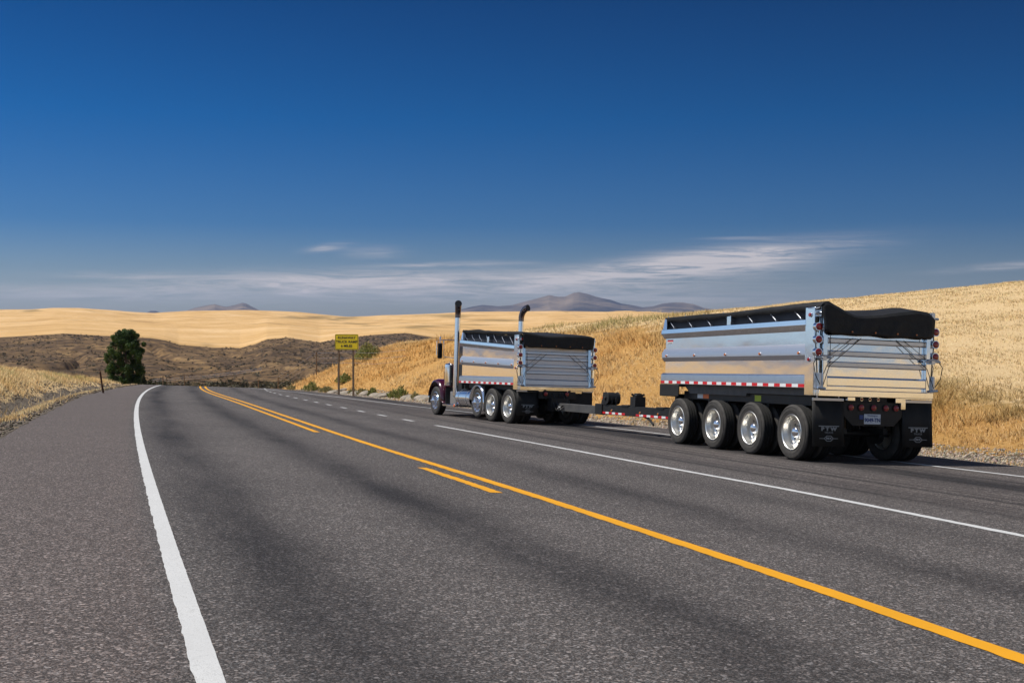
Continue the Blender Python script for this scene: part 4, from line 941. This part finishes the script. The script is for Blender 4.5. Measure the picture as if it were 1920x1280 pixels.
def mud_flap(root, x0, x1, y_, z0, z1, logo=True):
    t = MB(); n = 8
    A = [(x0 + (x1 - x0) * i / n, y_ + .006 * math.sin(i * 1.3), z1 - .02) for i in range(n + 1)]; B = [(a[0], a[1] - .035 - .012 * math.sin(i), z0) for i, a in enumerate(A)]
    t.add(A + B, [(i, i + 1, n + 2 + i, n + 1 + i) for i in range(n)]); fl = t.build('mud_flap', RUBBER, root)
    s = fl.modifiers.new('thick', 'SOLIDIFY'); s.thickness = .012; s.offset = 0
    t = MB(); t.box(x0, x1, y_ - .018, y_ + .012, z1 - .045, z1 + .005); t.cyl((x0 + .1, y_, z1), (x0 + .1, y_, z1 + .10), .014, n=8); t.cyl((x1 - .1, y_, z1), (x1 - .1, y_, z1 + .10), .014, n=8); t.build('flap_hanger', ALU2, fl, .003)
    xc = (x0 + x1) / 2; yy = y_ - .052; H = z1 - z0
    rot = (R(90) - .04, 0, 0)
    text_part('lettering', 'P T W', .088, (xc, yy, z0 + H * .36), rot, fl, GREYPR, sx=1.35, off=.006)
    t = MB(); t.box(xc - .215, xc + .215, yy - .002, yy + .001, z0 + H * .36 + .045, z0 + H * .36 + .062); t.build('logo_bar', GREYPR, fl)
    text_part('lettering', 'TRUCK', .048, (xc, yy - .002, z0 + H * .285), rot, fl, GREYPR, sx=1.2)
    t = MB(); zc = z0 + H * .165; o_ = [(.105, 0), (.045, .052), (-.045, .052), (-.105, 0), (-.045, -.052), (.045, -.052)]; i_ = [(a * .8, b * .78) for a, b in o_]
    for k in range(6):
        k2 = (k + 1) % 6; q = [o_[k], o_[k2], i_[k2], i_[k]]; t.loft([(xc + a, yy - .004, zc + b) for a, b in q], [(xc + a, yy - .001, zc + b) for a, b in q])
    for s in (-1, 1): t.box(xc + s * .15 - .045, xc + s * .15 + .045, yy - .004, yy - .001, zc - .006, zc + .004)
    t.build('logo', GREYPR, fl); text_part('lettering', 'REX', .052, (xc, yy - .004, zc), rot, fl, WHITE, sx=1.2)
    return fl

# ------------------------------------------------------------------ the trailer
HT = math.atan(695 / F)
tr = empty('dump_trailer'); tr.matrix_world = road_frame(6.65, 20.60, HT)
tag(tr, 'four-axle polished aluminium dump trailer under a black tarp, nearest the camera', 'trailer')
LT = 6.22; ZB = 1.345; ZP = 2.82
tg = dump_bed(tr, LT, ZB, 2.60, 2.60, ZP, (.10, .31, .445, .60), 5)
tarp_mesh(tr, LT, ZP, 2.34)
tw = [(.70), (2.21), (3.72), (5.36)]
for y_ in tw:
    for s in (-1, 1):
        dual_wheel(tr, (s * 1.165, y_, .515), s); inner_wheel(tr, (s * .82, y_, .515), s)
    t = MB(); t.cyl((-1.0, y_, .515), (1.0, y_, .515), .065, n=14); t.cyl((-.62, y_, .515), (-.50, y_, .515), .2, n=20); t.cyl((.5, y_, .515), (.62, y_, .515), .2, n=20)
    for s in (-1, 1): t.box(*sorted((s * .40, s * .50)), y_ - .45, y_ + .12, .52, .62); t.cyl((s * .45, y_ - .28, .62), (s * .45, y_ - .28, .86), .12, n=14)
    t.build('axle', BLACK, tr)
t = MB()
for s in (-1, 1):
    t.box(*sorted((s * .42, s * .56)), .15, 5.9, .86, 1.14); t.box(*sorted((s * 1.02, s * 1.10)), .35, 5.45, 1.02, 1.20)
for y_ in np.arange(.3, 6, .8): t.box(-1.06, 1.06, y_, y_ + .09, .95, 1.12)
t.build('chassis', BLACK, tr, .004)
t = MB()
for s in (-1, 1): t.prism_x([(.30, ZB - .14), (2.6, ZB - .14), (2.6, ZB - .20), (5.05, ZB - .20), (5.35, ZB - .005), (.30, ZB - .005)], *sorted((s * 1.06, s * 1.16)))
t.box(-1.05, 1.05, .3, 6.0, ZB - .06, ZB + .055); t.cyl((-.9, 1.6, 1.18), (-.9, 4.6, 1.18), .045, n=12); t.build('underbody', GREYST, tr)
t = MB(); t.box(-1.305, -1.27, 5.35, LT + .09, 1.06, ZB - .005); t.build('splash_guard', RUBBER, tr, .05); t = MB(); t.box(1.27, 1.305, 5.35, LT + .09, 1.06, ZB - .005); t.build('splash_guard', RUBBER, tr, .05)
t = MB(); t.box(-1.103, -1.1005, 4.55, 4.80, 1.05, 1.16, 0); t.box(-1.103, -1.1005, 4.28, 4.54, 1.05, 1.16, 1); t.build('reflector_label', [PLATEW, ORNG], tr)
t = MB(); t.box(-1.103, -1.1005, 2.12, 2.36, 1.05, 1.17, 0); t.build('lime_label', LIME, tr)
# red and white maker's label at the front of the side
t = MB(); t.box(-1.2385, -1.2352, 5.80, 6.08, 2.32, 2.36, 0); t.box(-1.2385, -1.2352, 5.80, 6.08, 2.27, 2.319, 1); t.box(-1.240, -1.2386, 5.84, 6.04, 2.276, 2.29, 2); t.build('side_label', [TRED, WHITE, SIGNBK], tr)
# tail-light plate
t = MB(); t.prism_y([(-.68, 1.12), (.68, 1.12), (.68, .90), (.46, .68), (-.44, .68), (-.68, .90)], .02, .06); pl = t.build('light_plate', BLACK, tr, .004)
for x_ in (-.49, -.27, 0.0, .27, .49): round_light(tr, (x_, .02, 1.015), (0, -1, 0), .066, housing=False, depth=.02)
for x_ in (-.26, -.08, .10): marker(tr, (x_, .02, 1.17), (0, -1, 0), .026, RLENS)
t = MB(); t.box(-.40, .30, .02, .12, 1.125, 1.22); t.build('light_bar', BLACK, tr)
t = MB(); t.box(-.20, .16, .008, .016, .715, .90, 0); t.box(-.30, -.215, .008, .016, .80, .88, 1); plt_ = t.build('licence_plate', [PLATEW, PLATEB], tr, .003)
text_part('lettering', '9049-TN', .098, (-.02, .004, .787), (R(90), 0, 0), plt_, PLATEB, off=.003, sx=.95)
text_part('lettering', 'Washington', .042, (-.02, .005, .872), (R(90), 0, 0), plt_, PLATEB, sx=1.1)
mud_flap(tr, -1.30, -.64, .03, .30, 1.17); mud_flap(tr, .64, 1.30, .03, .30, 1.17)
t = MB()
t.box(-.62, -.46, -.075, .0, 1.14, 1.205); t.build('gate_bracket', ALU, tr, .003); t = MB(); t.box(.42, .56, -.075, .0, 1.12, 1.205); t.box(.53, 1.25, -.06, .0, 1.185, 1.208); t.box(.56, .66, -.05, .0, 1.00, 1.186); t.build('gate_bracket', ALU, tr, .003)
# drawbar, bent towards the truck's hitch
TA = Vector((-.02, 5.2, 0)); TB = Vector((-.86, 14.05, 0)); td = (TB - TA).normalized(); tn = Vector((td.y, -td.x, 0))
def beam(t, s0, s1, hw, z0, z1, m=0, off=0.0):
    a = TA + td * s0 + tn * off; b = TA + td * s1 + tn * off
    t.loft([a + tn * -hw + Vector((0, 0, z0)), a + tn * hw + Vector((0, 0, z0)), a + tn * hw + Vector((0, 0, z1)), a + tn * -hw + Vector((0, 0, z1))],
           [b + tn * -hw + Vector((0, 0, z0)), b + tn * hw + Vector((0, 0, z0)), b + tn * hw + Vector((0, 0, z1)), b + tn * -hw + Vector((0, 0, z1))], m)
LD = (TB - TA).length
db = MB(); beam(db, 0, LD * .70, .15, .46, .72); beam(db, LD * .66, LD * .705, .18, .44, .735); beam(db, LD * .30, LD * .34, .17, .70, .75); beam(db, LD * .5, LD * .54, .17, .70, .75)
o_ = db.build('drawbar', BLACK, tr, .006); dbo = o_
t = MB(); beam(t, LD * .70, LD * .985, .115, .44, .665); p_ = TA + td * LD; t.cyl(p_ - td * .15 + Vector((0, 0, .52)), p_ + td * .12 + Vector((0, 0, .52)), .07, n=14); t.build('drawbar_extension', GREYST, dbo, .008)
t = MB()
for s0, s1 in ((.27, .455), (.52, .66)):
    n = max(3, round((s1 - s0) * LD / .19))
    for i in range(n): beam(t, LD * (s0 + (s1 - s0) * i / n), LD * (s0 + (s1 - s0) * (i + 1) / n), .0015, .475, .53, i % 2, off=-.1525)
beam(t, LD * .96, LD * .985, .0015, .50, .57, 1, off=-.118)
t.build('reflective_tape', [TRED, TWHT], dbo)
for s in (.33, .43, .60): p_ = TA + td * LD * s - tn * .152 + Vector((0, 0, .57)); marker(dbo, p_, tuple(-tn), .028)
p_ = TA + td * LD * .635; t = MB(); c_ = p_ + Vector((0, 0, .90))
t.cyl(c_ - tn * .17, c_ + tn * .17, .155, n=24); t.cyl(c_ - tn * .19, c_ - tn * .17, .175, n=24); t.cyl(c_ + tn * .17, c_ + tn * .19, .175, n=24); t.cyl(c_ - tn * .23, c_ - tn * .19, .05, n=12)
q_ = p_ + td * .20; t.loft([q_ - tn * .16 - td * .09 + Vector((0, 0, .72)), q_ + tn * .16 - td * .09 + Vector((0, 0, .72)), q_ + tn * .16 + td * .11 + Vector((0, 0, .72)), q_ - tn * .16 + td * .11 + Vector((0, 0, .72))],
       [q_ - tn * .15 - td * .07 + Vector((0, 0, 1.06)), q_ + tn * .15 - td * .07 + Vector((0, 0, 1.06)), q_ + tn * .15 + td * .02 + Vector((0, 0, 1.06)), q_ - tn * .15 + td * .02 + Vector((0, 0, 1.06))])
for s in (-1, 1): t.box(c_.x + s * .06 - .02, c_.x + s * .06 + .02, c_.y - .18, c_.y + .10, .72, .92)
t.build('hose_reel', BLACK, dbo, .006); marker(dbo, q_ - tn * .165 + Vector((0, 0, .90)), tuple(-tn), .035, ORNG)
p_ = TA + td * LD * .475; t = MB(); t.box(p_.x - .15, p_.x + .15, p_.y - .16, p_.y + .16, .72, .98); t.lathe_z([(.98, .001), (.98, .14), (1.03, .14), (1.03, .10), (1.07, .10), (1.07, .001)], 18, c=(p_.x, p_.y, 0))
for k in range(6): a = k * 1.047; t.cyl((p_.x + math.cos(a) * .17, p_.y + math.sin(a) * .17, 1.0), (p_.x + math.cos(a) * .17, p_.y + math.sin(a) * .17, 1.06), .018, n=8)
t.cyl((p_.x - .2, p_.y, 1.035), (p_.x + .2, p_.y, 1.035), .014, n=8); t.build('tarp_motor', BLACK, dbo, .008)
t = MB()
a_ = TA + td * LD * .33 + Vector((0, 0, .46)); b_ = TA + td * LD * .41 + Vector((0, 0, .47)); t.tube([b_ - tn * .1, a_ + td * .45 - tn * .12 + Vector((0, 0, -.05)), a_ + td * .2 - tn * .16 + Vector((0, 0, -.17))], .03, 8)
t.build('hose', BLACK, dbo)
for s in (-1, 1): t = MB(); t.tube([TA + tn * .62 * s + td * .3 + Vector((0, 0, .5)), TA + td * 1.9 + tn * .14 * s + Vector((0, 0, .5))], .05, 8); t.build('drawbar_brace', BLACK, dbo)
t = MB()
t.tube([TA + td * .6 - tn * .7 + Vector((0, 0, .32)), TA + td * 1.35 - tn * .5 + Vector((0, 0, .40)), TA + td * 2.2 - tn * .15 + Vector((0, 0, .47))], .035, 8)
t.build('drawbar_brace', BLACK, dbo)

# ------------------------------------------------------------------ the truck
HK = R(25); tk = empty('dump_truck'); tk.matrix_world = road_frame(1.303, 33.96, HK)
tag(tk, 'dump truck with burgundy fenders, twin chrome exhaust stacks and black tarp, pulling the trailer', 'truck')
LK = 4.55; KB = 1.16; KP = 2.68
tg2 = dump_bed(tk, LK, KB, 2.36, 2.60, KP, (.08, .27, .40, .545, .66), 5, RAIL, .20)
tg2.rotation_euler = (-R(3.6), 0, 0); tg2.location = (0, -KB * math.sin(R(3.6)) - .004, 0)        # the truck's gate leans forward a little
tarp_mesh(tk, LK, KP, 2.32, .22, .35)
for y_ in (.66, 1.93):
    for s in (-1, 1): dual_wheel(tk, (s * 1.165, y_, .515), s); inner_wheel(tk, (s * .82, y_, .515), s)
    t = MB(); t.cyl((-1.0, y_, .515), (1.0, y_, .515), .08, n=14); t.lathe_x([(-.24, .10), (-.14, .22), (.14, .22), (.24, .10)], 20, c=(0, y_, .515)); t.build('axle', BLACK, tk)
for s in (-1, 1): steer_wheel(tk, (s * 1.12, 3.12, .545), s, .48); steer_wheel(tk, (s * 1.10, 6.92, .50), s, .50)
t = MB(); t.cyl((-1.0, 3.12, .545), (1.0, 3.12, .545), .06, n=12); t.cyl((-1.0, 6.92, .5), (1.0, 6.92, .5), .06, n=12); t.build('axle', BLACK, tk)
t = MB()
for s in (-1, 1): t.box(*sorted((s * .38, s * .46)), -.1, 7.6, .80, 1.06); t.box(*sorted((s * .95, s * 1.05)), .2, 4.3, 1.0, KB - .005)
for y_ in np.arange(.0, 5, .7): t.box(-.95, .95, y_, y_ + .08, .98, 1.10)
t.box(-.30, .30, -.32, -.05, .42, .80); t.cyl((-.1, -.3, .55), (-.1, -.5, .55), .07, n=12); t.box(-.62, .62, -.12, -.04, .78, 1.00); t.build('chassis', BLACK, tk, .004)
for k, (a, b) in enumerate(((-.28, .45), (-.18, .5), (.05, .42), (.16, .5), (.26, .38))): t = MB(); t.tube([(a, -.14, .95), (a + .05, -.38, b + .1), (a * .6 - .1, -.62, b), (a * .3 - .15, -.9, .60)], .016, 8); t.build('air_hose', CABLE, tk)
for x_ in (-.42, .30): round_light(tk, (x_, -.13, .93), (0, -1, 0), .075, housing=False, depth=.03)
mud_flap(tk, -1.30, -.58, .04, .26, 1.02)
# the right flap is lifted above the drawbar
t = MB(); t.box(.50, 1.28, .02, .035, .50, 1.02); fl = t.build('mud_flap', RUBBER, tk); t = MB(); t.box(.50, 1.28, .0, .05, 1.0, 1.045); t.build('flap_hanger', ALU2, fl)
t = MB(); t.box(-.62, -.46, -.075, .0, KB - .23, KB - .136); t.build('gate_bracket', ALU, tk, .003); t = MB(); t.box(.35, .85, -.075, .0, KB - .20, KB - .136); t.build('gate_bracket', ALU, tk, .003)
# half-round guard behind the lift-axle wheel
for s in (-1, 1):
    t = MB(); ins, outr = s * .95, s * 1.29; P_ = []
    for i in range(22):
        a = R(-38) + R(210) * i / 21; P_.append((3.12 - math.cos(a) * .57, .545 + math.sin(a) * .57))
    A = [(ins, y_, z) for y_, z in P_]; B = [(outr, y_, z) for y_, z in P_]; n = len(P_); 
    t.add(A + B, [(i, i + 1, n + i + 1, n + i) for i in range(n - 1)]); o_ = t.build('wheel_guard', CHR, tk); m_ = o_.modifiers.new('thick', 'SOLIDIFY'); m_.thickness = .02
    t = MB(); t.box(*sorted((s * .60, s * 1.27)), 2.50, 2.53, .28, 1.12); t.build('mud_flap', BLACK, tk)
# fuel tanks with steps
for s in (-1, 1):
    t = MB(); c_ = (0, 0)
    pr = [(math.cos(a) * .31 * s + s * .97, math.sin(a) * .31 + .66) for a in np.linspace(0, 2 * math.pi, 33)[:-1]]
    t.prism_y(pr, 3.78, 4.95); ft = t.build('fuel_tank', CHR, tk, .02)
    for y_ in (4.0, 4.65):
        t = MB()
        q = [(math.cos(a) * .316 * s + s * .97, math.sin(a) * .316 + .66) for a in np.linspace(0, 2 * math.pi, 33)[:-1]]; t.prism_y(q, y_, y_ + .05); t.build('tank_strap', ALU2, ft)
    t = MB(); t.box(*sorted((s * .78, s * 1.22)), 5.0, 5.55, .42, .86); t.build('step_box', ALU2, tk, .02)
    t = MB(); t.box(*sorted((s * .8, s * 1.26)), 4.98, 6.15, .34, .41); t.build('running_step', ALU, tk, .01)
    if s < 0: marker(tk, (-1.265, 5.0, .385), (-1, 0, 0), .05, ORNG)
    # exhaust stack
    x_ = s * 1.20; y_ = 5.12; pts = [(x_, y_, .80), (x_, y_, 1.2), (x_, y_, 3.46), (x_ + .015 * (1 if s > 0 else 0), y_ - .01, 3.56)]
    dirx, diry = (.42, -.90) if s > 0 else (-.35, -.90)
    bend = [(x_ + dirx * .25 * f ** 1.6, y_ + diry * .25 * f ** 1.6, 3.50 + .34 * math.sin(f * 1.35)) for f in (.15, .35, .55, .75, .95, 1.12)]
    t = MB(); t.tube([(x_ - s * .35, y_ + .1, .62), (x_ - s * .12, y_ + .02, .60), (x_, y_, .74), (x_, y_, 1.0), (x_, y_, 3.40)], [.08, .085, .09, .092, .092], 24)
    st_ = t.build('exhaust_stack', STACK, tk)
    t = MB(); t.tube([(x_, y_, 3.37), (x_, y_, 3.44), (x_, y_, 3.50)] + bend, [.094, .095, .097, .099, .102, .106, .110, .114, .118], 24); t.build('exhaust_tip', TIPM, st_)
    e_ = Vector(bend[-1]); d_ = (Vector(bend[-1]) - Vector(bend[-2])).normalized(); t = MB(); t.cyl(e_ + d_ * .001, e_ + d_ * .004, .108, n=24); t.build('exhaust_opening', BLACK, st_)
    # air cleaner
    t = MB(); t.lathe_z([(1.02, .001), (1.02, .12), (1.05, .15), (1.16, .155), (1.165, .16), (1.19, .16), (1.195, .155), (1.66, .155), (1.665, .16), (1.69, .16), (1.695, .155), (1.78, .15), (1.82, .10), (1.83, .001)], 28, c=(s * 1.00, 6.26, 0)); t.cyl((s * 1.0, 6.26, 1.82), (s * 1.0, 6.26, 1.88), .015, n=8)
    t.build('air_cleaner', CHR, tk)
    # mirror on its arms
    mx, my = s * 1.40, 6.18; t = MB()
    t.prism_z([(mx - .085, my - .05), (mx + .085, my - .05), (mx + .085, my + .05), (mx - .085, my + .05)], 1.98, 2.52); mi = t.build('mirror', BLACK, tk, .04)
    t = MB(); t.box(mx - .065, mx + .065, my - .0545, my - .051, 2.03, 2.47); t.build('mirror_glass', DARKGL, mi)
    t = MB(); t.tube([(s * .72, 5.95, 2.62), (s * 1.15, 6.1, 2.64), (mx, my, 2.62), (mx + s * .12, my, 2.60), (mx + s * .12, my, 2.1)], .014, 8); t.tube([(mx - s * .14, my, 2.62), (mx - s * .14, my, 2.1), (mx - s * .2, my, 2.04), (s * .72, 5.95, 2.0)], .012, 8)
    t.cyl((mx, my, 2.5), (mx, my, 2.74), .012, n=8); t.cyl((mx, my, 2.66), (mx, my, 2.76), .035, .01, n=12); t.build('mirror_arm', CHR, mi)
# cab, hood, fenders
t = MB()
t.prism_x([(5.28, .85), (5.28, 2.55), (5.40, 2.66), (6.20, 2.66), (6.36, 2.58), (6.52, 1.95), (6.55, .85)], -.70, .70); cab = t.build('cab', BURG, tk, .05)
t = MB(); t.box(-.903, .903, 5.30, 6.10, .88, 1.80); t.build('sleeper_base', BLACK, cab, .02)
for s in (-1, 1):
    t = MB(); t.prism_x([(5.62, 1.92), (5.62, 2.42), (6.20, 2.42), (6.34, 1.92)], *sorted((s * .701, s * .709))); t.build('side_window', DARKGL, cab)
    t = MB(); t.box(*sorted((s * .701, s * .712)), 5.55, 6.40, 1.0, 1.88); dr_ = t.build('door', BURG, cab, .01); t = MB(); t.cyl((s * .72, 5.62, 1.72), (s * .72, 5.75, 1.72), .014, n=8); t.build('handle', CHR, dr_)
t = MB(); t.prism_x([(6.38, 2.50), (6.395, 2.50), (6.545, 2.02), (6.53, 2.02)], -.62, .62); t.build('windshield', DARKGL, cab)
t = MB(); t.prism_y([(-.23, 2.50), (.23, 2.50), (.23, 2.06), (-.23, 2.06)], 5.268, 5.276); t.build('rear_window', DARKGL, cab)
t = MB(); t.loft([(-.62, 6.55, .8), (.62, 6.55, .8), (.64, 6.55, 1.70), (.45, 6.55, 1.92), (-.45, 6.55, 1.92), (-.64, 6.55, 1.70)], [(-.50, 8.0, .8), (.50, 8.0, .8), (.50, 8.0, 1.55), (.34, 8.0, 1.72), (-.34, 8.0, 1.72), (-.50, 8.0, 1.55)]); hd = t.build('hood', BURG, tk, .03)
t = MB(); t.box(-.42, .42, 8.0, 8.04, .82, 1.62); t.build('grille', CHR, hd, .01)
t = MB(); t.box(-1.12, 1.12, 7.86, 7.92, .40, .74); t.build('bumper', CHR, tk, .02)
for s in (-1, 1):
    P_ = []
    for i in range(26):
        a = R(-12) + R(184) * i / 25; P_.append((6.92 - math.cos(a) * .68, .56 + math.sin(a) * .69))
    P_ = [(6.05, .42), (6.16, .50)] + P_[1:]; n = len(P_)
    rings = []; t = MB()
    for xo, dr_ in ((.60, .03), (.95, .03), (1.16, .015), (1.25, -.03), (1.275, -.10), (1.265, -.115)):
        rings.append([(s * xo, 6.92 + (y_ - 6.92) * (1 + dr_), .5 + (z - .5) * (1 + dr_)) for y_, z in P_])
    vs = [v for r_ in rings for v in r_]; t.add(vs, [(k * n + i, k * n + i + 1, (k + 1) * n + i + 1, (k + 1) * n + i) for k in range(len(rings) - 1) for i in range(n - 1)])
    o_ = t.build('fender', BURG, tk, ang=50); m_ = o_.modifiers.new('thick', 'SOLIDIFY'); m_.thickness = .012
    t = MB(); t.box(*sorted((s * .62, s * 1.20)), 6.02, 6.05, .36, .98); t.build('mud_flap', BLACK, tk)
    t = MB(); c_ = (s * .72, 7.75, 1.15); t.cyl(c_, (c_[0], 7.95, 1.15), .12, n=20); t.build('headlight', CHR, tk)

# ------------------------------------------------------------------ sign, posts, fences
YSg = 72.0
def wz(px, py, Y): return Vector(((px - 960) / F * Y, Y, (600 - py) / F * Y))
sg = empty('road_sign'); xs0, xs1 = at_px(625.5, YSg), at_px(674.5, YSg); zt_, zb_ = (600 - 626.3) / F * YSg, (600 - 655.5) / F * YSg
sg.location = ((xs0 + xs1) / 2, YSg, float(full_z((xs0 + xs1) / 2, YSg))); sg.rotation_euler = (0, 0, R(-20))
tag(sg, 'yellow warning sign on two weathered posts reading RUNAWAY TRUCK RAMP 6 MILES', 'road sign')
wS = xs1 - xs0; z0 = zb_ - sg.location.z; z1 = zt_ - sg.location.z
def rrect(hw, z0, z1, r, n=5):
    P = []
    for cx, cz, a0 in ((hw - r, z1 - r, 0), (-hw + r, z1 - r, 90), (-hw + r, z0 + r, 180), (hw - r, z0 + r, 270)):
        for i in range(n): a = R(a0 + 90 * i / (n - 1)); P.append((cx + math.cos(a) * r, cz + math.sin(a) * r))
    return P
t = MB(); t.prism_y(rrect(wS / 2, z0, z1, .07), -.012, .012); pn = t.build('sign_panel', YELL, sg)
O = rrect(wS / 2 - .03, z0 + .03, z1 - .03, .06); I = rrect(wS / 2 - .052, z0 + .052, z1 - .052, .05); t = MB(); n = len(O)
for i in range(n):
    j = (i + 1) % n; q = [O[i], O[j], I[j], I[i]]; t.loft([(a, -.0155, b) for a, b in q], [(a, -.0125, b) for a, b in q])
t.build('sign_border', SIGNBK, pn)
for i, s_t in enumerate(('RUNAWAY', 'TRUCK RAMP', '6 MILES')):
    text_part('lettering', s_t, .225, (0, -.014, z1 - .235 - i * .265), (R(90), 0, 0), pn, SIGNBK, sx=1.12, off=.007)
for x_, dz in ((-wS * .5 + .22, -.25), (wS * .5 - .40, .1)):
    t = MB(); t.box(x_ - .055, x_ + .055, .013, .11, -.4 + dz * 0, z1 - .1); t.build('post', BRNP, sg, .008)

X_ = at_px(190, 57); zt_ = float(full_z(X_, 57)); t = MB(); t.tube([(.06, 0, -.3), (0, 0, .05), (-.13, 0, .98), ], [.055, .05, .045], 8); t.tube([(-.13, 0, .98), (-.155, 0, 1.13)], [.02, .018], 6)
o_ = t.build('marker_post', RUST); o_.location = (at_px(192, 57), 57, -3.62); tag(o_, 'rusty leaning marker post at the left edge of the road', 'post')

fa = empty('wire_fence', loc=(at_px(593, 95), 95, -4.2)); tag(fa, 'thin wire fence on dark posts running down behind the yellow sign', 'fence')
def rel(o, v): return Vector(v) - o.location
tops = [wz(760, 655, 84), wz(700, 661, 88), wz(663, 660, 92), wz(593, 660.5, 97), wz(521, 706, 118), wz(484, 712, 140)]
for i, (px, pt, pb, Yk) in enumerate([(593, 660, 694, 97), (521, 706, 728, 118), (484, 712, 730, 140), (663, 659, 680, 92)]):
    a, b = wz(px, pt, Yk), wz(px, pb, Yk); b.z -= .4; t = MB(); t.tube([rel(fa, b), rel(fa, a)], .055, 7); t.build('fence_post', BRNP, fa)
for dz in (0.03, .50, .9):
    w_ = [rel(fa, v) - Vector((0, 0, dz)) for v in tops[:-1]]; t = MB(); t.tube(w_, .010, 5); t.build('fence_wire', ALU2, fa)
fb = empty('wire_fence', loc=(at_px(305, 124), 124, -7)); tag(fb, 'low wire fence with pale posts crossing beyond the crest of the road', 'fence')
fpts = [(283, 713, 124), (305, 709, 126), (312, 711, 129), (345, 707, 140), (390, 704, 155), (440, 697, 175), (490, 690, 195)]
for px, py, Yk in fpts[1:4]:
    a = wz(px, py - 4, Yk); b = wz(px, py + 20, Yk); t = MB(); t.tube([rel(fb, b), rel(fb, a)], .06, 7); t.build('fence_post', BRNP, fb)
for dy in (0, 3.5):
    t = MB(); t.tube([rel(fb, wz(a, b + dy, c)) for a, b, c in fpts], [.022] * 3 + [.025, .028, .03, .035], 5); t.build('fence_wire', ALU2, fb)

# ------------------------------------------------------------------ the air between here and the mountains
hz = MB(); hz.box(-15600, 15600, -15600, 15600, -240, 345); hm = bpy.data.materials.new('haze'); hm.use_nodes = True; ht = hm.node_tree; ht.nodes.clear()
ho = ht.nodes.new('ShaderNodeOutputMaterial'); pv = ht.nodes.new('ShaderNodeVolumePrincipled'); ht.links.new(pv.outputs[0], ho.inputs['Volume'])
pv.inputs['Color'].default_value = (.48, .64, 1.0, 1); pv.inputs['Density'].default_value = 3.8e-5; pv.inputs['Anisotropy'].default_value = 0.1
hb = hz.build('haze', hm, smooth=False); tag(hb, kind='stuff')
